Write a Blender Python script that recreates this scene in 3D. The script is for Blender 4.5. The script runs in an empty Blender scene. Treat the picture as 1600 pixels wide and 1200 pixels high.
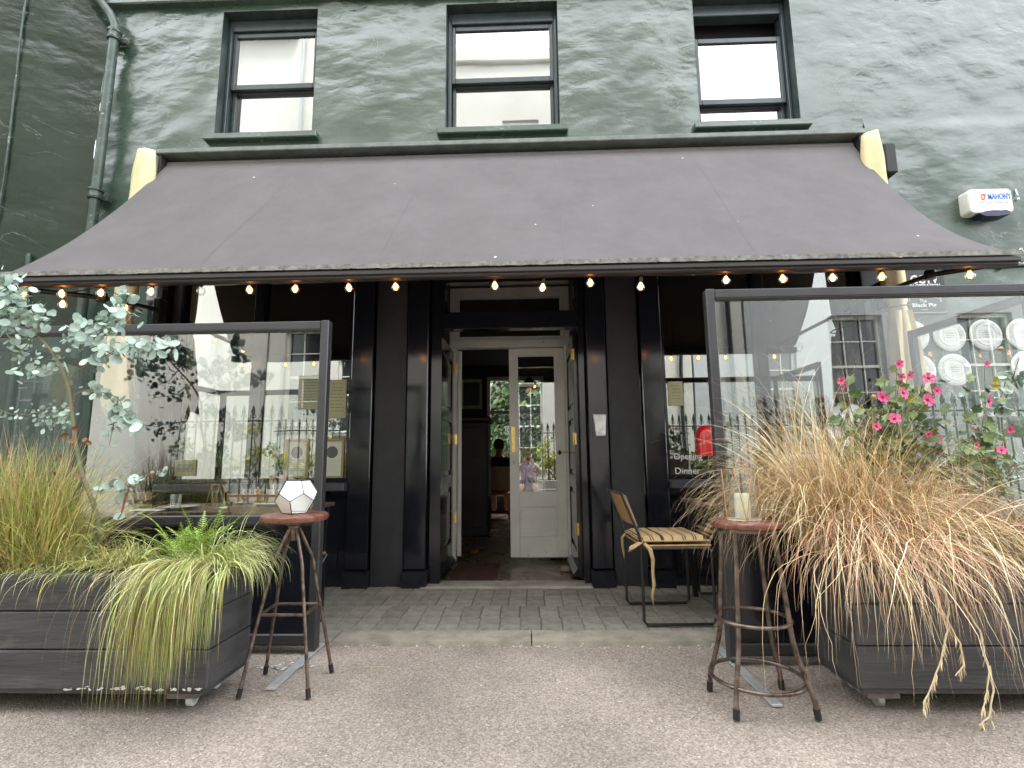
import bpy, bmesh, math, random
from mathutils import Vector, Matrix, noise
random.seed(7)
R = math.radians
scene = bpy.context.scene
COL = scene.collection

# ------------------------------------------------------------------ camera
F_PX = 801.9
def cam_matrix():
    Rz = Matrix.Rotation(R(1.7909), 3, 'Z'); Rx = Matrix.Rotation(R(8.311), 3, 'X'); Ry = Matrix.Rotation(R(0.5796), 3, 'Y')
    return Rz @ Rx @ Ry                      # columns: right, forward, up
CM = cam_matrix()
CAM = Vector((0.0, -4.4, 1.05))
cd = bpy.data.cameras.new('camera'); cam = bpy.data.objects.new('camera', cd); COL.objects.link(cam)
cd.sensor_width = 36.0; cd.lens = F_PX / 1600 * 36; cd.clip_start = 0.02; cd.clip_end = 500
rt, fw, up = CM.col[0], CM.col[1], CM.col[2]
m3 = Matrix((rt, up, -fw)).transposed()
cam.matrix_world = Matrix.Translation(CAM) @ m3.to_4x4()
scene.camera = cam
def at(px, py, Y):
    """pixel of the 1600x1200 photograph -> point on the real vertical plane y = Y"""
    d = CM @ Vector(((px - 800) / F_PX, 1.0, -(py - 600) / F_PX))
    t = (Y - CAM.y) / d.y
    return CAM + d * t

# ------------------------------------------------------------------ sky, sun, exposure
world = bpy.data.worlds.new('World'); scene.world = world; world.use_nodes = True
wn = world.node_tree.nodes; wl = world.node_tree.links; wn.clear()
wo = wn.new('ShaderNodeOutputWorld'); bg = wn.new('ShaderNodeBackground')
sky = wn.new('ShaderNodeTexSky'); sky.sky_type = 'NISHITA'; sky.sun_disc = False
SUN_EL, SUN_AZ = 58.0, 25.0                   # behind the shop, a little to the right, veiled by thin cloud
sky.sun_elevation = R(SUN_EL); sky.sun_rotation = R(SUN_AZ)
mixn = wn.new('ShaderNodeMix'); mixn.data_type = 'RGBA'
tc = wn.new('ShaderNodeTexCoord'); nz = wn.new('ShaderNodeTexNoise'); nz.inputs['Scale'].default_value = 1.6; nz.inputs['Detail'].default_value = 5
mp = wn.new('ShaderNodeMapping'); mp.inputs['Scale'].default_value = (1, 1, 2.5)
wl.new(tc.outputs['Generated'], mp.inputs['Vector']); wl.new(mp.outputs['Vector'], nz.inputs['Vector'])
mr = wn.new('ShaderNodeMapRange'); mr.inputs['From Min'].default_value = 0.3; mr.inputs['From Max'].default_value = 0.65
mr.inputs['To Min'].default_value = 0.72; mr.inputs['To Max'].default_value = 0.95
wl.new(nz.outputs['Fac'], mr.inputs['Value']); wl.new(mr.outputs['Result'], mixn.inputs['Factor'])
wl.new(sky.outputs['Color'], mixn.inputs['A']); mixn.inputs['B'].default_value = (9.0, 9.2, 9.5, 1)
wl.new(mixn.outputs['Result'], bg.inputs['Color']); bg.inputs['Strength'].default_value = 0.13
wl.new(bg.outputs['Background'], wo.inputs['Surface'])
sd = bpy.data.lights.new('sun', 'SUN'); sd.energy = 1.2; sd.angle = R(14); sd.color = (1.0, 0.95, 0.88)
sun = bpy.data.objects.new('sun', sd); COL.objects.link(sun)
sdir = Vector((math.sin(R(SUN_AZ)) * math.cos(R(SUN_EL)), math.cos(R(SUN_AZ)) * math.cos(R(SUN_EL)), math.sin(R(SUN_EL))))
sun.rotation_euler = sdir.to_track_quat('Z', 'Y').to_euler()
vs = scene.view_settings; vs.view_transform = 'Standard'; vs.look = 'None'; vs.exposure = 2.35; vs.gamma = 1.0; vs.use_curve_mapping = False
scene.render.engine = 'CYCLES'
scene.cycles.max_bounces = 10; scene.cycles.transparent_max_bounces = 24; scene.cycles.glossy_bounces = 6
scene.cycles.caustics_reflective = False; scene.cycles.caustics_refractive = False

# ------------------------------------------------------------------ materials
MATS = {}
def mat(name, col, rough=0.5, metal=0.0, spec=0.5, var=0.0, vscale=6.0, bump=0.0, bscale=40.0, bdist=0.01, col2=None, rvar=0.0,
        coat=0.0, emit=None, estr=0.0, alpha=1.0, trans=0.0, tint=False, stretch=None, island=0.0, streak=None, detail=6, subs=0.0):
    m = bpy.data.materials.new(name); m.use_nodes = True
    nt = m.node_tree; N = nt.nodes; L = nt.links; b = N['Principled BSDF']
    b.inputs['Base Color'].default_value = (*col, 1); b.inputs['Roughness'].default_value = rough
    b.inputs['Metallic'].default_value = metal; b.inputs['Specular IOR Level'].default_value = spec
    b.inputs['Coat Weight'].default_value = coat; b.inputs['Coat Roughness'].default_value = 0.08
    if trans: b.inputs['Transmission Weight'].default_value = trans
    if subs: b.inputs['Subsurface Weight'].default_value = subs; b.inputs['Subsurface Scale'].default_value = 0.01
    if emit: b.inputs['Emission Color'].default_value = (*emit, 1); b.inputs['Emission Strength'].default_value = estr
    t = N.new('ShaderNodeTexCoord'); vec = t.outputs['Object']
    if stretch:
        mpn = N.new('ShaderNodeMapping'); mpn.inputs['Scale'].default_value = stretch; L.new(vec, mpn.inputs['Vector']); vec = mpn.outputs['Vector']
    cur = None
    if var or col2 or rvar:
        n = N.new('ShaderNodeTexNoise'); n.inputs['Scale'].default_value = vscale; n.inputs['Detail'].default_value = detail; n.inputs['Roughness'].default_value = 0.62
        L.new(vec, n.inputs['Vector'])
        if col2 or var:
            r = N.new('ShaderNodeValToRGB'); r.color_ramp.elements[0].position = 0.35; r.color_ramp.elements[1].position = 0.65
            c2 = col2 if col2 else tuple(min(1, c * (1 + var)) for c in col)
            c1 = col if col2 else tuple(c * (1 - var) for c in col)
            r.color_ramp.elements[0].color = (*c1, 1); r.color_ramp.elements[1].color = (*c2, 1)
            L.new(n.outputs['Fac'], r.inputs['Fac']); cur = r.outputs['Color']
        if rvar:
            q = N.new('ShaderNodeMapRange'); q.inputs['To Min'].default_value = max(0.02, rough - rvar); q.inputs['To Max'].default_value = min(1, rough + rvar)
            q.inputs['From Min'].default_value = 0.3; q.inputs['From Max'].default_value = 0.7
            L.new(n.outputs['Fac'], q.inputs['Value']); L.new(q.outputs['Result'], b.inputs['Roughness'])
    if tint or island:
        if tint:
            a = N.new('ShaderNodeAttribute'); a.attribute_name = 'tint'; src = a.outputs['Fac']
        else:
            a = N.new('ShaderNodeObjectInfo'); src = a.outputs['Random']
        q = N.new('ShaderNodeMapRange'); w = 0.5 if tint else island
        q.inputs['To Min'].default_value = 1 - w; q.inputs['To Max'].default_value = 1 + w; L.new(src, q.inputs['Value'])
        x = N.new('ShaderNodeVectorMath'); x.operation = 'SCALE'
        if cur: L.new(cur, x.inputs[0])
        else: x.inputs[0].default_value = col
        L.new(q.outputs['Result'], x.inputs['Scale']); cur = x.outputs['Vector']
    if streak:                                  # (colour, scale, low, high): sparse specks or worn spots
        n2 = N.new('ShaderNodeTexNoise'); n2.inputs['Scale'].default_value = streak[1]; n2.inputs['Detail'].default_value = 4
        L.new(t.outputs['Object'], n2.inputs['Vector'])
        q = N.new('ShaderNodeMapRange'); q.inputs['From Min'].default_value = streak[2]; q.inputs['From Max'].default_value = streak[3]
        L.new(n2.outputs['Fac'], q.inputs['Value'])
        mx = N.new('ShaderNodeMix'); mx.data_type = 'RGBA'; mx.inputs['B'].default_value = (*streak[0], 1)
        if cur: L.new(cur, mx.inputs['A'])
        else: mx.inputs['A'].default_value = (*col, 1)
        L.new(q.outputs['Result'], mx.inputs['Factor']); cur = mx.outputs['Result']
    if cur: L.new(cur, b.inputs['Base Color'])
    if bump:
        n3 = N.new('ShaderNodeTexNoise'); n3.inputs['Scale'].default_value = bscale; n3.inputs['Detail'].default_value = 6
        L.new(vec, n3.inputs['Vector'])
        bp = N.new('ShaderNodeBump'); bp.inputs['Strength'].default_value = bump; bp.inputs['Distance'].default_value = bdist
        L.new(n3.outputs['Fac'], bp.inputs['Height']); L.new(bp.outputs['Normal'], b.inputs['Normal'])
    MATS[name] = m
    return m

def glass_mat(name, base=0.12, edge=0.75, tint=(1, 1, 1), rough=0.0, wav=0.0):
    m = bpy.data.materials.new(name); m.use_nodes = True; nt = m.node_tree; N = nt.nodes; L = nt.links; N.clear()
    o = N.new('ShaderNodeOutputMaterial'); mx = N.new('ShaderNodeMixShader'); tr = N.new('ShaderNodeBsdfTransparent'); gl = N.new('ShaderNodeBsdfGlossy')
    tr.inputs['Color'].default_value = (*tint, 1); gl.inputs['Roughness'].default_value = rough; gl.inputs['Color'].default_value = (0.95, 0.97, 0.95, 1)
    lw = N.new('ShaderNodeLayerWeight'); lw.inputs['Blend'].default_value = 0.3
    q = N.new('ShaderNodeMapRange'); q.inputs['To Min'].default_value = base; q.inputs['To Max'].default_value = edge
    L.new(lw.outputs['Facing'], q.inputs['Value']); L.new(q.outputs['Result'], mx.inputs['Fac'])
    if wav:
        t = N.new('ShaderNodeTexCoord'); n = N.new('ShaderNodeTexNoise'); n.inputs['Scale'].default_value = 1.7; n.inputs['Detail'].default_value = 1
        bp = N.new('ShaderNodeBump'); bp.inputs['Strength'].default_value = wav; bp.inputs['Distance'].default_value = 0.02
        L.new(t.outputs['Object'], n.inputs['Vector']); L.new(n.outputs['Fac'], bp.inputs['Height']); L.new(bp.outputs['Normal'], gl.inputs['Normal'])
    L.new(tr.outputs[0], mx.inputs[1]); L.new(gl.outputs[0], mx.inputs[2]); L.new(mx.outputs[0], o.inputs['Surface'])
    MATS[name] = m; return m

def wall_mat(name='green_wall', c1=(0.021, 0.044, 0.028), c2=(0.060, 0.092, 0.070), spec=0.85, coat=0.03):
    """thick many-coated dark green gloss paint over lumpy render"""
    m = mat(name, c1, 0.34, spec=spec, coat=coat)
    nt = m.node_tree; N = nt.nodes; L = nt.links; b = N['Principled BSDF']
    t = N.new('ShaderNodeTexCoord')
    n1 = N.new('ShaderNodeTexNoise'); n1.inputs['Scale'].default_value = 1.5; n1.inputs['Detail'].default_value = 3.5; n1.inputs['Roughness'].default_value = 0.5; n1.inputs['Distortion'].default_value = 0.15
    n2 = N.new('ShaderNodeTexNoise'); n2.inputs['Scale'].default_value = 5.5; n2.inputs['Detail'].default_value = 4; n2.inputs['Roughness'].default_value = 0.55; n2.inputs['Distortion'].default_value = 0.5
    mpn = N.new('ShaderNodeMapping'); mpn.inputs['Scale'].default_value = (0.8, 1, 1.5); mpn.inputs['Rotation'].default_value = (0, 0.35, 0)
    L.new(t.outputs['Object'], mpn.inputs['Vector'])
    for n in (n1, n2): L.new(mpn.outputs['Vector'], n.inputs['Vector'])
    ad = N.new('ShaderNodeMath'); ad.operation = 'MULTIPLY_ADD'; ad.inputs[1].default_value = 0.14
    L.new(n2.outputs['Fac'], ad.inputs[0]); L.new(n1.outputs['Fac'], ad.inputs[2])
    bp = N.new('ShaderNodeBump'); bp.inputs['Strength'].default_value = 0.8; bp.inputs['Distance'].default_value = 0.068
    lo = N.new('ShaderNodeTexNoise'); lo.inputs['Scale'].default_value = 0.75; lo.inputs['Detail'].default_value = 2; L.new(t.outputs['Object'], lo.inputs['Vector'])
    lq = N.new('ShaderNodeMapRange'); lq.inputs['From Min'].default_value = 0.38; lq.inputs['From Max'].default_value = 0.62; lq.inputs['To Min'].default_value = 0.45; lq.inputs['To Max'].default_value = 1.5; L.new(lo.outputs['Fac'], lq.inputs['Value'])
    sz = N.new('ShaderNodeSeparateXYZ'); L.new(t.outputs['Object'], sz.inputs[0])
    zq = N.new('ShaderNodeMapRange'); zq.inputs['From Min'].default_value = 3.95; zq.inputs['From Max'].default_value = 4.6; zq.inputs['To Min'].default_value = 0.35; zq.inputs['To Max'].default_value = 1.0; L.new(sz.outputs['Z'], zq.inputs['Value'])
    am = N.new('ShaderNodeMath'); am.operation = 'MULTIPLY'; L.new(lq.outputs['Result'], am.inputs[0]); L.new(zq.outputs['Result'], am.inputs[1])
    L.new(am.outputs[0], bp.inputs['Strength']); L.new(ad.outputs[0], bp.inputs['Height'])
    # thin raised scratches / cracks in the paint
    vo = N.new('ShaderNodeTexNoise'); vo.inputs['Scale'].default_value = 1.3; vo.inputs['Detail'].default_value = 9; vo.inputs['Distortion'].default_value = 2.5
    L.new(mpn.outputs['Vector'], vo.inputs['Vector'])
    ab = N.new('ShaderNodeMath'); ab.operation = 'SUBTRACT'; ab.inputs[1].default_value = 0.5; L.new(vo.outputs['Fac'], ab.inputs[0])
    a2 = N.new('ShaderNodeMath'); a2.operation = 'ABSOLUTE'; L.new(ab.outputs[0], a2.inputs[0])
    q = N.new('ShaderNodeMapRange'); q.inputs['From Min'].default_value = 0.0; q.inputs['From Max'].default_value = 0.006; q.inputs['To Min'].default_value = 1; q.inputs['To Max'].default_value = 0
    L.new(a2.outputs[0], q.inputs['Value'])
    msk = N.new('ShaderNodeTexNoise'); msk.inputs['Scale'].default_value = 1.9; msk.inputs['Detail'].default_value = 3; L.new(t.outputs['Object'], msk.inputs['Vector'])
    mq = N.new('ShaderNodeMapRange'); mq.inputs['From Min'].default_value = 0.52; mq.inputs['From Max'].default_value = 0.66; L.new(msk.outputs['Fac'], mq.inputs['Value'])
    mu = N.new('ShaderNodeMath'); mu.operation = 'MULTIPLY'; L.new(q.outputs['Result'], mu.inputs[0]); L.new(mq.outputs['Result'], mu.inputs[1])
    b2 = N.new('ShaderNodeBump'); b2.inputs['Strength'].default_value = 0.5; b2.inputs['Distance'].default_value = 0.006
    L.new(mu.outputs[0], b2.inputs['Height']); L.new(bp.outputs['Normal'], b2.inputs['Normal']); L.new(b2.outputs['Normal'], b.inputs['Normal'])
    r = N.new('ShaderNodeValToRGB'); r.color_ramp.elements[0].position = 0.3; r.color_ramp.elements[1].position = 0.75
    r.color_ramp.elements[0].color = (*c1, 1); r.color_ramp.elements[1].color = (*c2, 1)
    L.new(n1.outputs['Fac'], r.inputs['Fac'])
    mx = N.new('ShaderNodeMix'); mx.data_type = 'RGBA'; mx.inputs['B'].default_value = (0.26, 0.31, 0.27, 1)
    L.new(r.outputs['Color'], mx.inputs['A'])
    sc = N.new('ShaderNodeMath'); sc.operation = 'MULTIPLY'; sc.inputs[1].default_value = 0.45; L.new(mu.outputs[0], sc.inputs[0])
    L.new(sc.outputs[0], mx.inputs['Factor']); L.new(mx.outputs['Result'], b.inputs['Base Color'])
    rr = N.new('ShaderNodeMapRange'); rr.inputs['To Min'].default_value = 0.17; rr.inputs['To Max'].default_value = 0.34; L.new(n2.outputs['Fac'], rr.inputs['Value'])
    L.new(rr.outputs['Result'], b.inputs['Roughness'])
    return m

def asphalt_mat():
    m = mat('asphalt', (0.13, 0.12, 0.115), 0.85)
    nt = m.node_tree; N = nt.nodes; L = nt.links; b = N['Principled BSDF']; t = N.new('ShaderNodeTexCoord')
    v = N.new('ShaderNodeTexVoronoi'); v.inputs['Scale'].default_value = 150; L.new(t.outputs['Object'], v.inputs['Vector'])
    r = N.new('ShaderNodeValToRGB'); cr = r.color_ramp
    cr.elements[0].position = 0.0; cr.elements[0].color = (0.20, 0.168, 0.135, 1); cr.elements[1].position = 1; cr.elements[1].color = (0.54, 0.475, 0.40, 1)
    e = cr.elements.new(0.55); e.color = (0.335, 0.282, 0.238, 1); e = cr.elements.new(0.93); e.color = (0.42, 0.358, 0.305, 1)
    sx = N.new('ShaderNodeSeparateColor'); L.new(v.outputs['Color'], sx.inputs['Color']); L.new(sx.outputs['Red'], r.inputs['Fac'])
    n = N.new('ShaderNodeTexNoise'); n.inputs['Scale'].default_value = 1.1; n.inputs['Detail'].default_value = 7; L.new(t.outputs['Object'], n.inputs['Vector'])
    q = N.new('ShaderNodeMapRange'); q.inputs['From Min'].default_value = 0.3; q.inputs['From Max'].default_value = 0.7; q.inputs['To Min'].default_value = 0.66; q.inputs['To Max'].default_value = 1.2; L.new(n.outputs['Fac'], q.inputs['Value'])
    x = N.new('ShaderNodeVectorMath'); x.operation = 'SCALE'; L.new(r.outputs['Color'], x.inputs[0]); L.new(q.outputs['Result'], x.inputs['Scale'])
    L.new(x.outputs['Vector'], b.inputs['Base Color'])
    bp = N.new('ShaderNodeBump'); bp.inputs['Strength'].default_value = 0.8; bp.inputs['Distance'].default_value = 0.006; bp.invert = True
    n4 = N.new('ShaderNodeTexNoise'); n4.inputs['Scale'].default_value = 60; n4.inputs['Detail'].default_value = 3; L.new(t.outputs['Object'], n4.inputs['Vector'])
    s = N.new('ShaderNodeMath'); s.operation = 'SUBTRACT'; L.new(v.outputs['Distance'], s.inputs[0]); L.new(n4.outputs['Fac'], s.inputs[1])
    L.new(s.outputs[0], bp.inputs['Height']); L.new(bp.outputs['Normal'], b.inputs['Normal'])
    return m

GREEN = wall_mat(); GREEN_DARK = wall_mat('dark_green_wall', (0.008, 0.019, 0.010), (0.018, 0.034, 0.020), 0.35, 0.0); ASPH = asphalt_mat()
mat('green_trim', (0.030, 0.046, 0.042), 0.42, var=0.35, vscale=9, bump=0.25, bscale=30, bdist=0.004)
mat('sash_paint', (0.036, 0.050, 0.052), 0.30, var=0.2, vscale=14)
mat('pipe_paint', (0.045, 0.070, 0.056), 0.35, var=0.35, vscale=10, bump=0.35, bscale=25, bdist=0.004, streak=((0.25, 0.3, 0.27), 30, 0.64, 0.7))
mat('black_gloss', (0.010, 0.011, 0.016), 0.13, spec=0.6, bump=0.16, bscale=7, bdist=0.006, rvar=0.05, vscale=5, streak=((0.4, 0.4, 0.38), 18, 0.79, 0.81))
mat('black_satin', (0.021, 0.022, 0.026), 0.62, var=0.25, vscale=5, bump=0.1, bscale=60, bdist=0.002)
mat('black_metal', (0.012, 0.012, 0.013), 0.35, metal=0.0, var=0.2)
mat('frame_grey', (0.060, 0.060, 0.064), 0.38, metal=0.5, var=0.1, vscale=5, rvar=0.08)
mat('steel', (0.62, 0.63, 0.63), 0.45, metal=0.6, var=0.15, vscale=15, bump=0.1, bscale=80)
mat('white_paint', (0.80, 0.79, 0.75), 0.42, var=0.07, vscale=4, bump=0.2, bscale=60, bdist=0.002, streak=((0.35, 0.33, 0.28), 9, 0.68, 0.8))
mat('lime_wall', (0.60, 0.59, 0.54), 0.8, var=0.06, vscale=0.7, bump=0.3, bscale=12, bdist=0.01)
mat('lime_wall_grey', (0.46, 0.48, 0.49), 0.8, var=0.08, vscale=0.7, bump=0.3, bscale=12, bdist=0.01)
mat('slate', (0.06, 0.065, 0.075), 0.6, var=0.2, vscale=3)
mat('brass', (0.66, 0.47, 0.17), 0.33, metal=1.0, var=0.25, vscale=30)
mat('soffit_black', (0.02, 0.02, 0.022), 0.7)
mat('kerb_concrete', (0.25, 0.222, 0.18), 0.9, var=0.22, vscale=9, bump=0.7, bscale=70, bdist=0.005, streak=((0.5, 0.48, 0.36), 42, 0.68, 0.72))
mat('paving_stone', (0.20, 0.183, 0.15), 0.82, var=0.25, vscale=11, bump=0.6, bscale=45, bdist=0.005, island=0.16)
mat('joint_sand', (0.14, 0.128, 0.105), 0.95, var=0.3, vscale=30, bump=0.5, bscale=90)
mat('threshold_stone', (0.26, 0.235, 0.20), 0.75, var=0.25, vscale=6, bump=0.4, bscale=30, bdist=0.004)
mat('interior_floor', (0.09, 0.05, 0.028), 0.3, col2=(0.14, 0.095, 0.06), vscale=3, rvar=0.12, bump=0.2, bscale=20, bdist=0.003)
mat('interior_wall', (0.05, 0.045, 0.05), 0.8, var=0.15, vscale=2)
mat('interior_dark', (0.022, 0.018, 0.020), 0.5, var=0.3, vscale=4)
mat('red_mat', (0.055, 0.016, 0.012), 0.9, var=0.4, vscale=14)
mat('canvas', (0.60, 0.49, 0.27), 0.8, var=0.12, vscale=5, bump=0.5, bscale=14, bdist=0.012, col2=(0.70, 0.60, 0.37), streak=((0.36, 0.28, 0.16), 5, 0.6, 0.75))
mat('strap_brown', (0.12, 0.09, 0.05), 0.6)
mat('bulb_glow', (1, 0.6, 0.3), 0.3, emit=(1.0, 0.36, 0.08), estr=3.4)
mat('bulb_dim', (1, 0.6, 0.3), 0.3, emit=(1.0, 0.34, 0.07), estr=0.13)
mat('socket_black', (0.01, 0.01, 0.01), 0.4)
mat('white_plastic', (0.78, 0.77, 0.69), 0.35, var=0.04, vscale=12)
mat('navy_plastic', (0.012, 0.016, 0.06), 0.4)
mat('print_blue', (0.05, 0.16, 0.52), 0.5); mat('print_red', (0.62, 0.08, 0.06), 0.5); mat('print_grey', (0.35, 0.36, 0.40), 0.6)
mat('print_white', (0.78, 0.79, 0.78), 0.5); mat('print_dark', (0.10, 0.11, 0.10), 0.6); mat('print_mid', (0.42, 0.44, 0.42), 0.6)
mat('sign_black', (0.028, 0.032, 0.030), 0.4)
mat('plaque_white', (0.74, 0.75, 0.73), 0.4, var=0.04)
mat('paper', (0.62, 0.62, 0.50), 0.8, var=0.05); mat('paper_yellow', (0.44, 0.43, 0.26), 0.8, var=0.06); mat('gilt', (0.32, 0.25, 0.12), 0.4, metal=0.4)
mat('planter_board', (0.050, 0.049, 0.050), 0.60, var=0.3, vscale=4, stretch=(0.4, 3, 3), bump=0.8, bscale=26, bdist=0.004, island=0.12, streak=((0.12, 0.11, 0.10), 7, 0.6, 0.8))
mat('planter_side', (0.050, 0.049, 0.050), 0.60, var=0.3, vscale=4, stretch=(3, 0.5, 3), bump=0.8, bscale=26, bdist=0.004, island=0.12, streak=((0.30, 0.19, 0.10), 22, 0.71, 0.76))
mat('chip_white', (0.62, 0.60, 0.55), 0.9, var=0.2, vscale=40)
mat('bare_wood_grey', (0.19, 0.17, 0.14), 0.8, var=0.3, vscale=20)
mat('soil', (0.035, 0.025, 0.018), 0.95, bump=1, bscale=40, bdist=0.02)
mat('stool_wood', (0.125, 0.045, 0.030), 0.28, col2=(0.21, 0.085, 0.058), vscale=8, stretch=(0.6, 6, 1), bump=0.15, bscale=30, bdist=0.002, coat=0.3, rvar=0.08)
mat('rust_tube', (0.085, 0.058, 0.044), 0.36, metal=0.75, col2=(0.24, 0.19, 0.155), vscale=22, rvar=0.12, bump=0.15, bscale=90, bdist=0.001)
mat('rubber', (0.012, 0.012, 0.012), 0.7)
mat('slat_wood', (0.21, 0.125, 0.055), 0.5, col2=(0.30, 0.19, 0.09), vscale=7, stretch=(0.6, 6, 6), bump=0.3, bscale=30, bdist=0.002)
mat('table_wood', (0.075, 0.045, 0.028), 0.38, col2=(0.15, 0.10, 0.065), vscale=6, stretch=(6, 0.5, 6), bump=0.3, bscale=30, bdist=0.002, island=0.2)
mat('ply_wood', (0.42, 0.24, 0.09), 0.42, var=0.2, vscale=6, stretch=(6, 6, 0.6))
mat('china', (0.80, 0.80, 0.78), 0.15); mat('linen', (0.78, 0.77, 0.74), 0.9, bump=0.3, bscale=60)
mat('mill_wood', (0.52, 0.33, 0.14), 0.4, var=0.12); mat('cap_orange', (0.48, 0.12, 0.04), 0.4); mat('oil_dark', (0.05, 0.04, 0.02), 0.1, spec=0.8)
mat('candle_wax', (0.86, 0.80, 0.60), 0.5, subs=0.3)
mat('copper_strip', (0.42, 0.25, 0.12), 0.35, metal=0.9); mat('came_dark', (0.05, 0.05, 0.05), 0.35, metal=0.7)
mat('hat_brown', (0.10, 0.05, 0.03), 0.9, var=0.2); mat('skin', (0.55, 0.33, 0.24), 0.55, subs=0.1); mat('lilac_shirt', (0.42, 0.32, 0.46), 0.85); mat('dark_shorts', (0.02, 0.02, 0.03), 0.9)
mat('phone_black', (0.01, 0.01, 0.01), 0.2); mat('red_enamel', (0.55, 0.012, 0.015), 0.15, coat=0.5)
mat('stone_step', (0.28, 0.27, 0.25), 0.85, var=0.15, vscale=6)
mat('blade_straw', (0.60, 0.44, 0.22), 0.5, tint=True); mat('blade_rust', (0.48, 0.25, 0.15), 0.5, tint=True); mat('blade_gold', (0.48, 0.37, 0.12), 0.5, tint=True)
mat('blade_pale', (0.80, 0.67, 0.44), 0.5, tint=True)
mat('blade_lime', (0.40, 0.46, 0.12), 0.5, tint=True); mat('blade_cream', (0.58, 0.60, 0.30), 0.5, tint=True); mat('blade_olive', (0.26, 0.29, 0.06), 0.5, tint=True); mat('blade_brown', (0.20, 0.12, 0.06), 0.6, tint=True)
mat('fern_green', (0.26, 0.38, 0.06), 0.45, tint=True); mat('leaf_green', (0.085, 0.175, 0.035), 0.45, tint=True); mat('leaf_fresh', (0.32, 0.43, 0.16), 0.45, tint=True); mat('leaf_dark', (0.03, 0.07, 0.02), 0.5, tint=True)
mat('leaf_yellow', (0.55, 0.48, 0.04), 0.5, tint=True)
mat('euca_leaf', (0.39, 0.50, 0.43), 0.5, island=0.35, var=0.2, vscale=20); mat('euca_leaf_stuff', (0.37, 0.48, 0.41), 0.5, tint=True)
mat('euca_bark', (0.15, 0.17, 0.085), 0.7, col2=(0.19, 0.15, 0.09), vscale=12); mat('twig_red', (0.25, 0.09, 0.05), 0.6); mat('dry_leaf', (0.42, 0.20, 0.08), 0.7, tint=True)
mat('petal_pink', (0.70, 0.07, 0.24), 0.5, var=0.3, vscale=60); mat('petal_core', (0.22, 0.0, 0.03), 0.6); mat('stem_green', (0.16, 0.20, 0.06), 0.5)
mat('moss_lime', (0.34, 0.33, 0.10), 0.7, tint=True)
PANE = glass_mat('window_glass', 0.36, 0.9, wav=0.06)
UPPANE = glass_mat('upper_window_glass', 0.27, 0.9, wav=0.05)
SCREEN = glass_mat('screen_glass', 0.105, 0.8, tint=(0.90, 0.93, 0.91))
THIN = glass_mat('thin_glass', 0.08, 0.7)
LAMPGLASS = glass_mat('lamp_glass', 0.12, 0.6, tint=(0.85, 0.87, 0.85))
FROST = mat('white_panel', (0.82, 0.83, 0.80), 0.3)
mat('opp_pane', (0.03, 0.035, 0.04), 0.08, spec=1.0)

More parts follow.
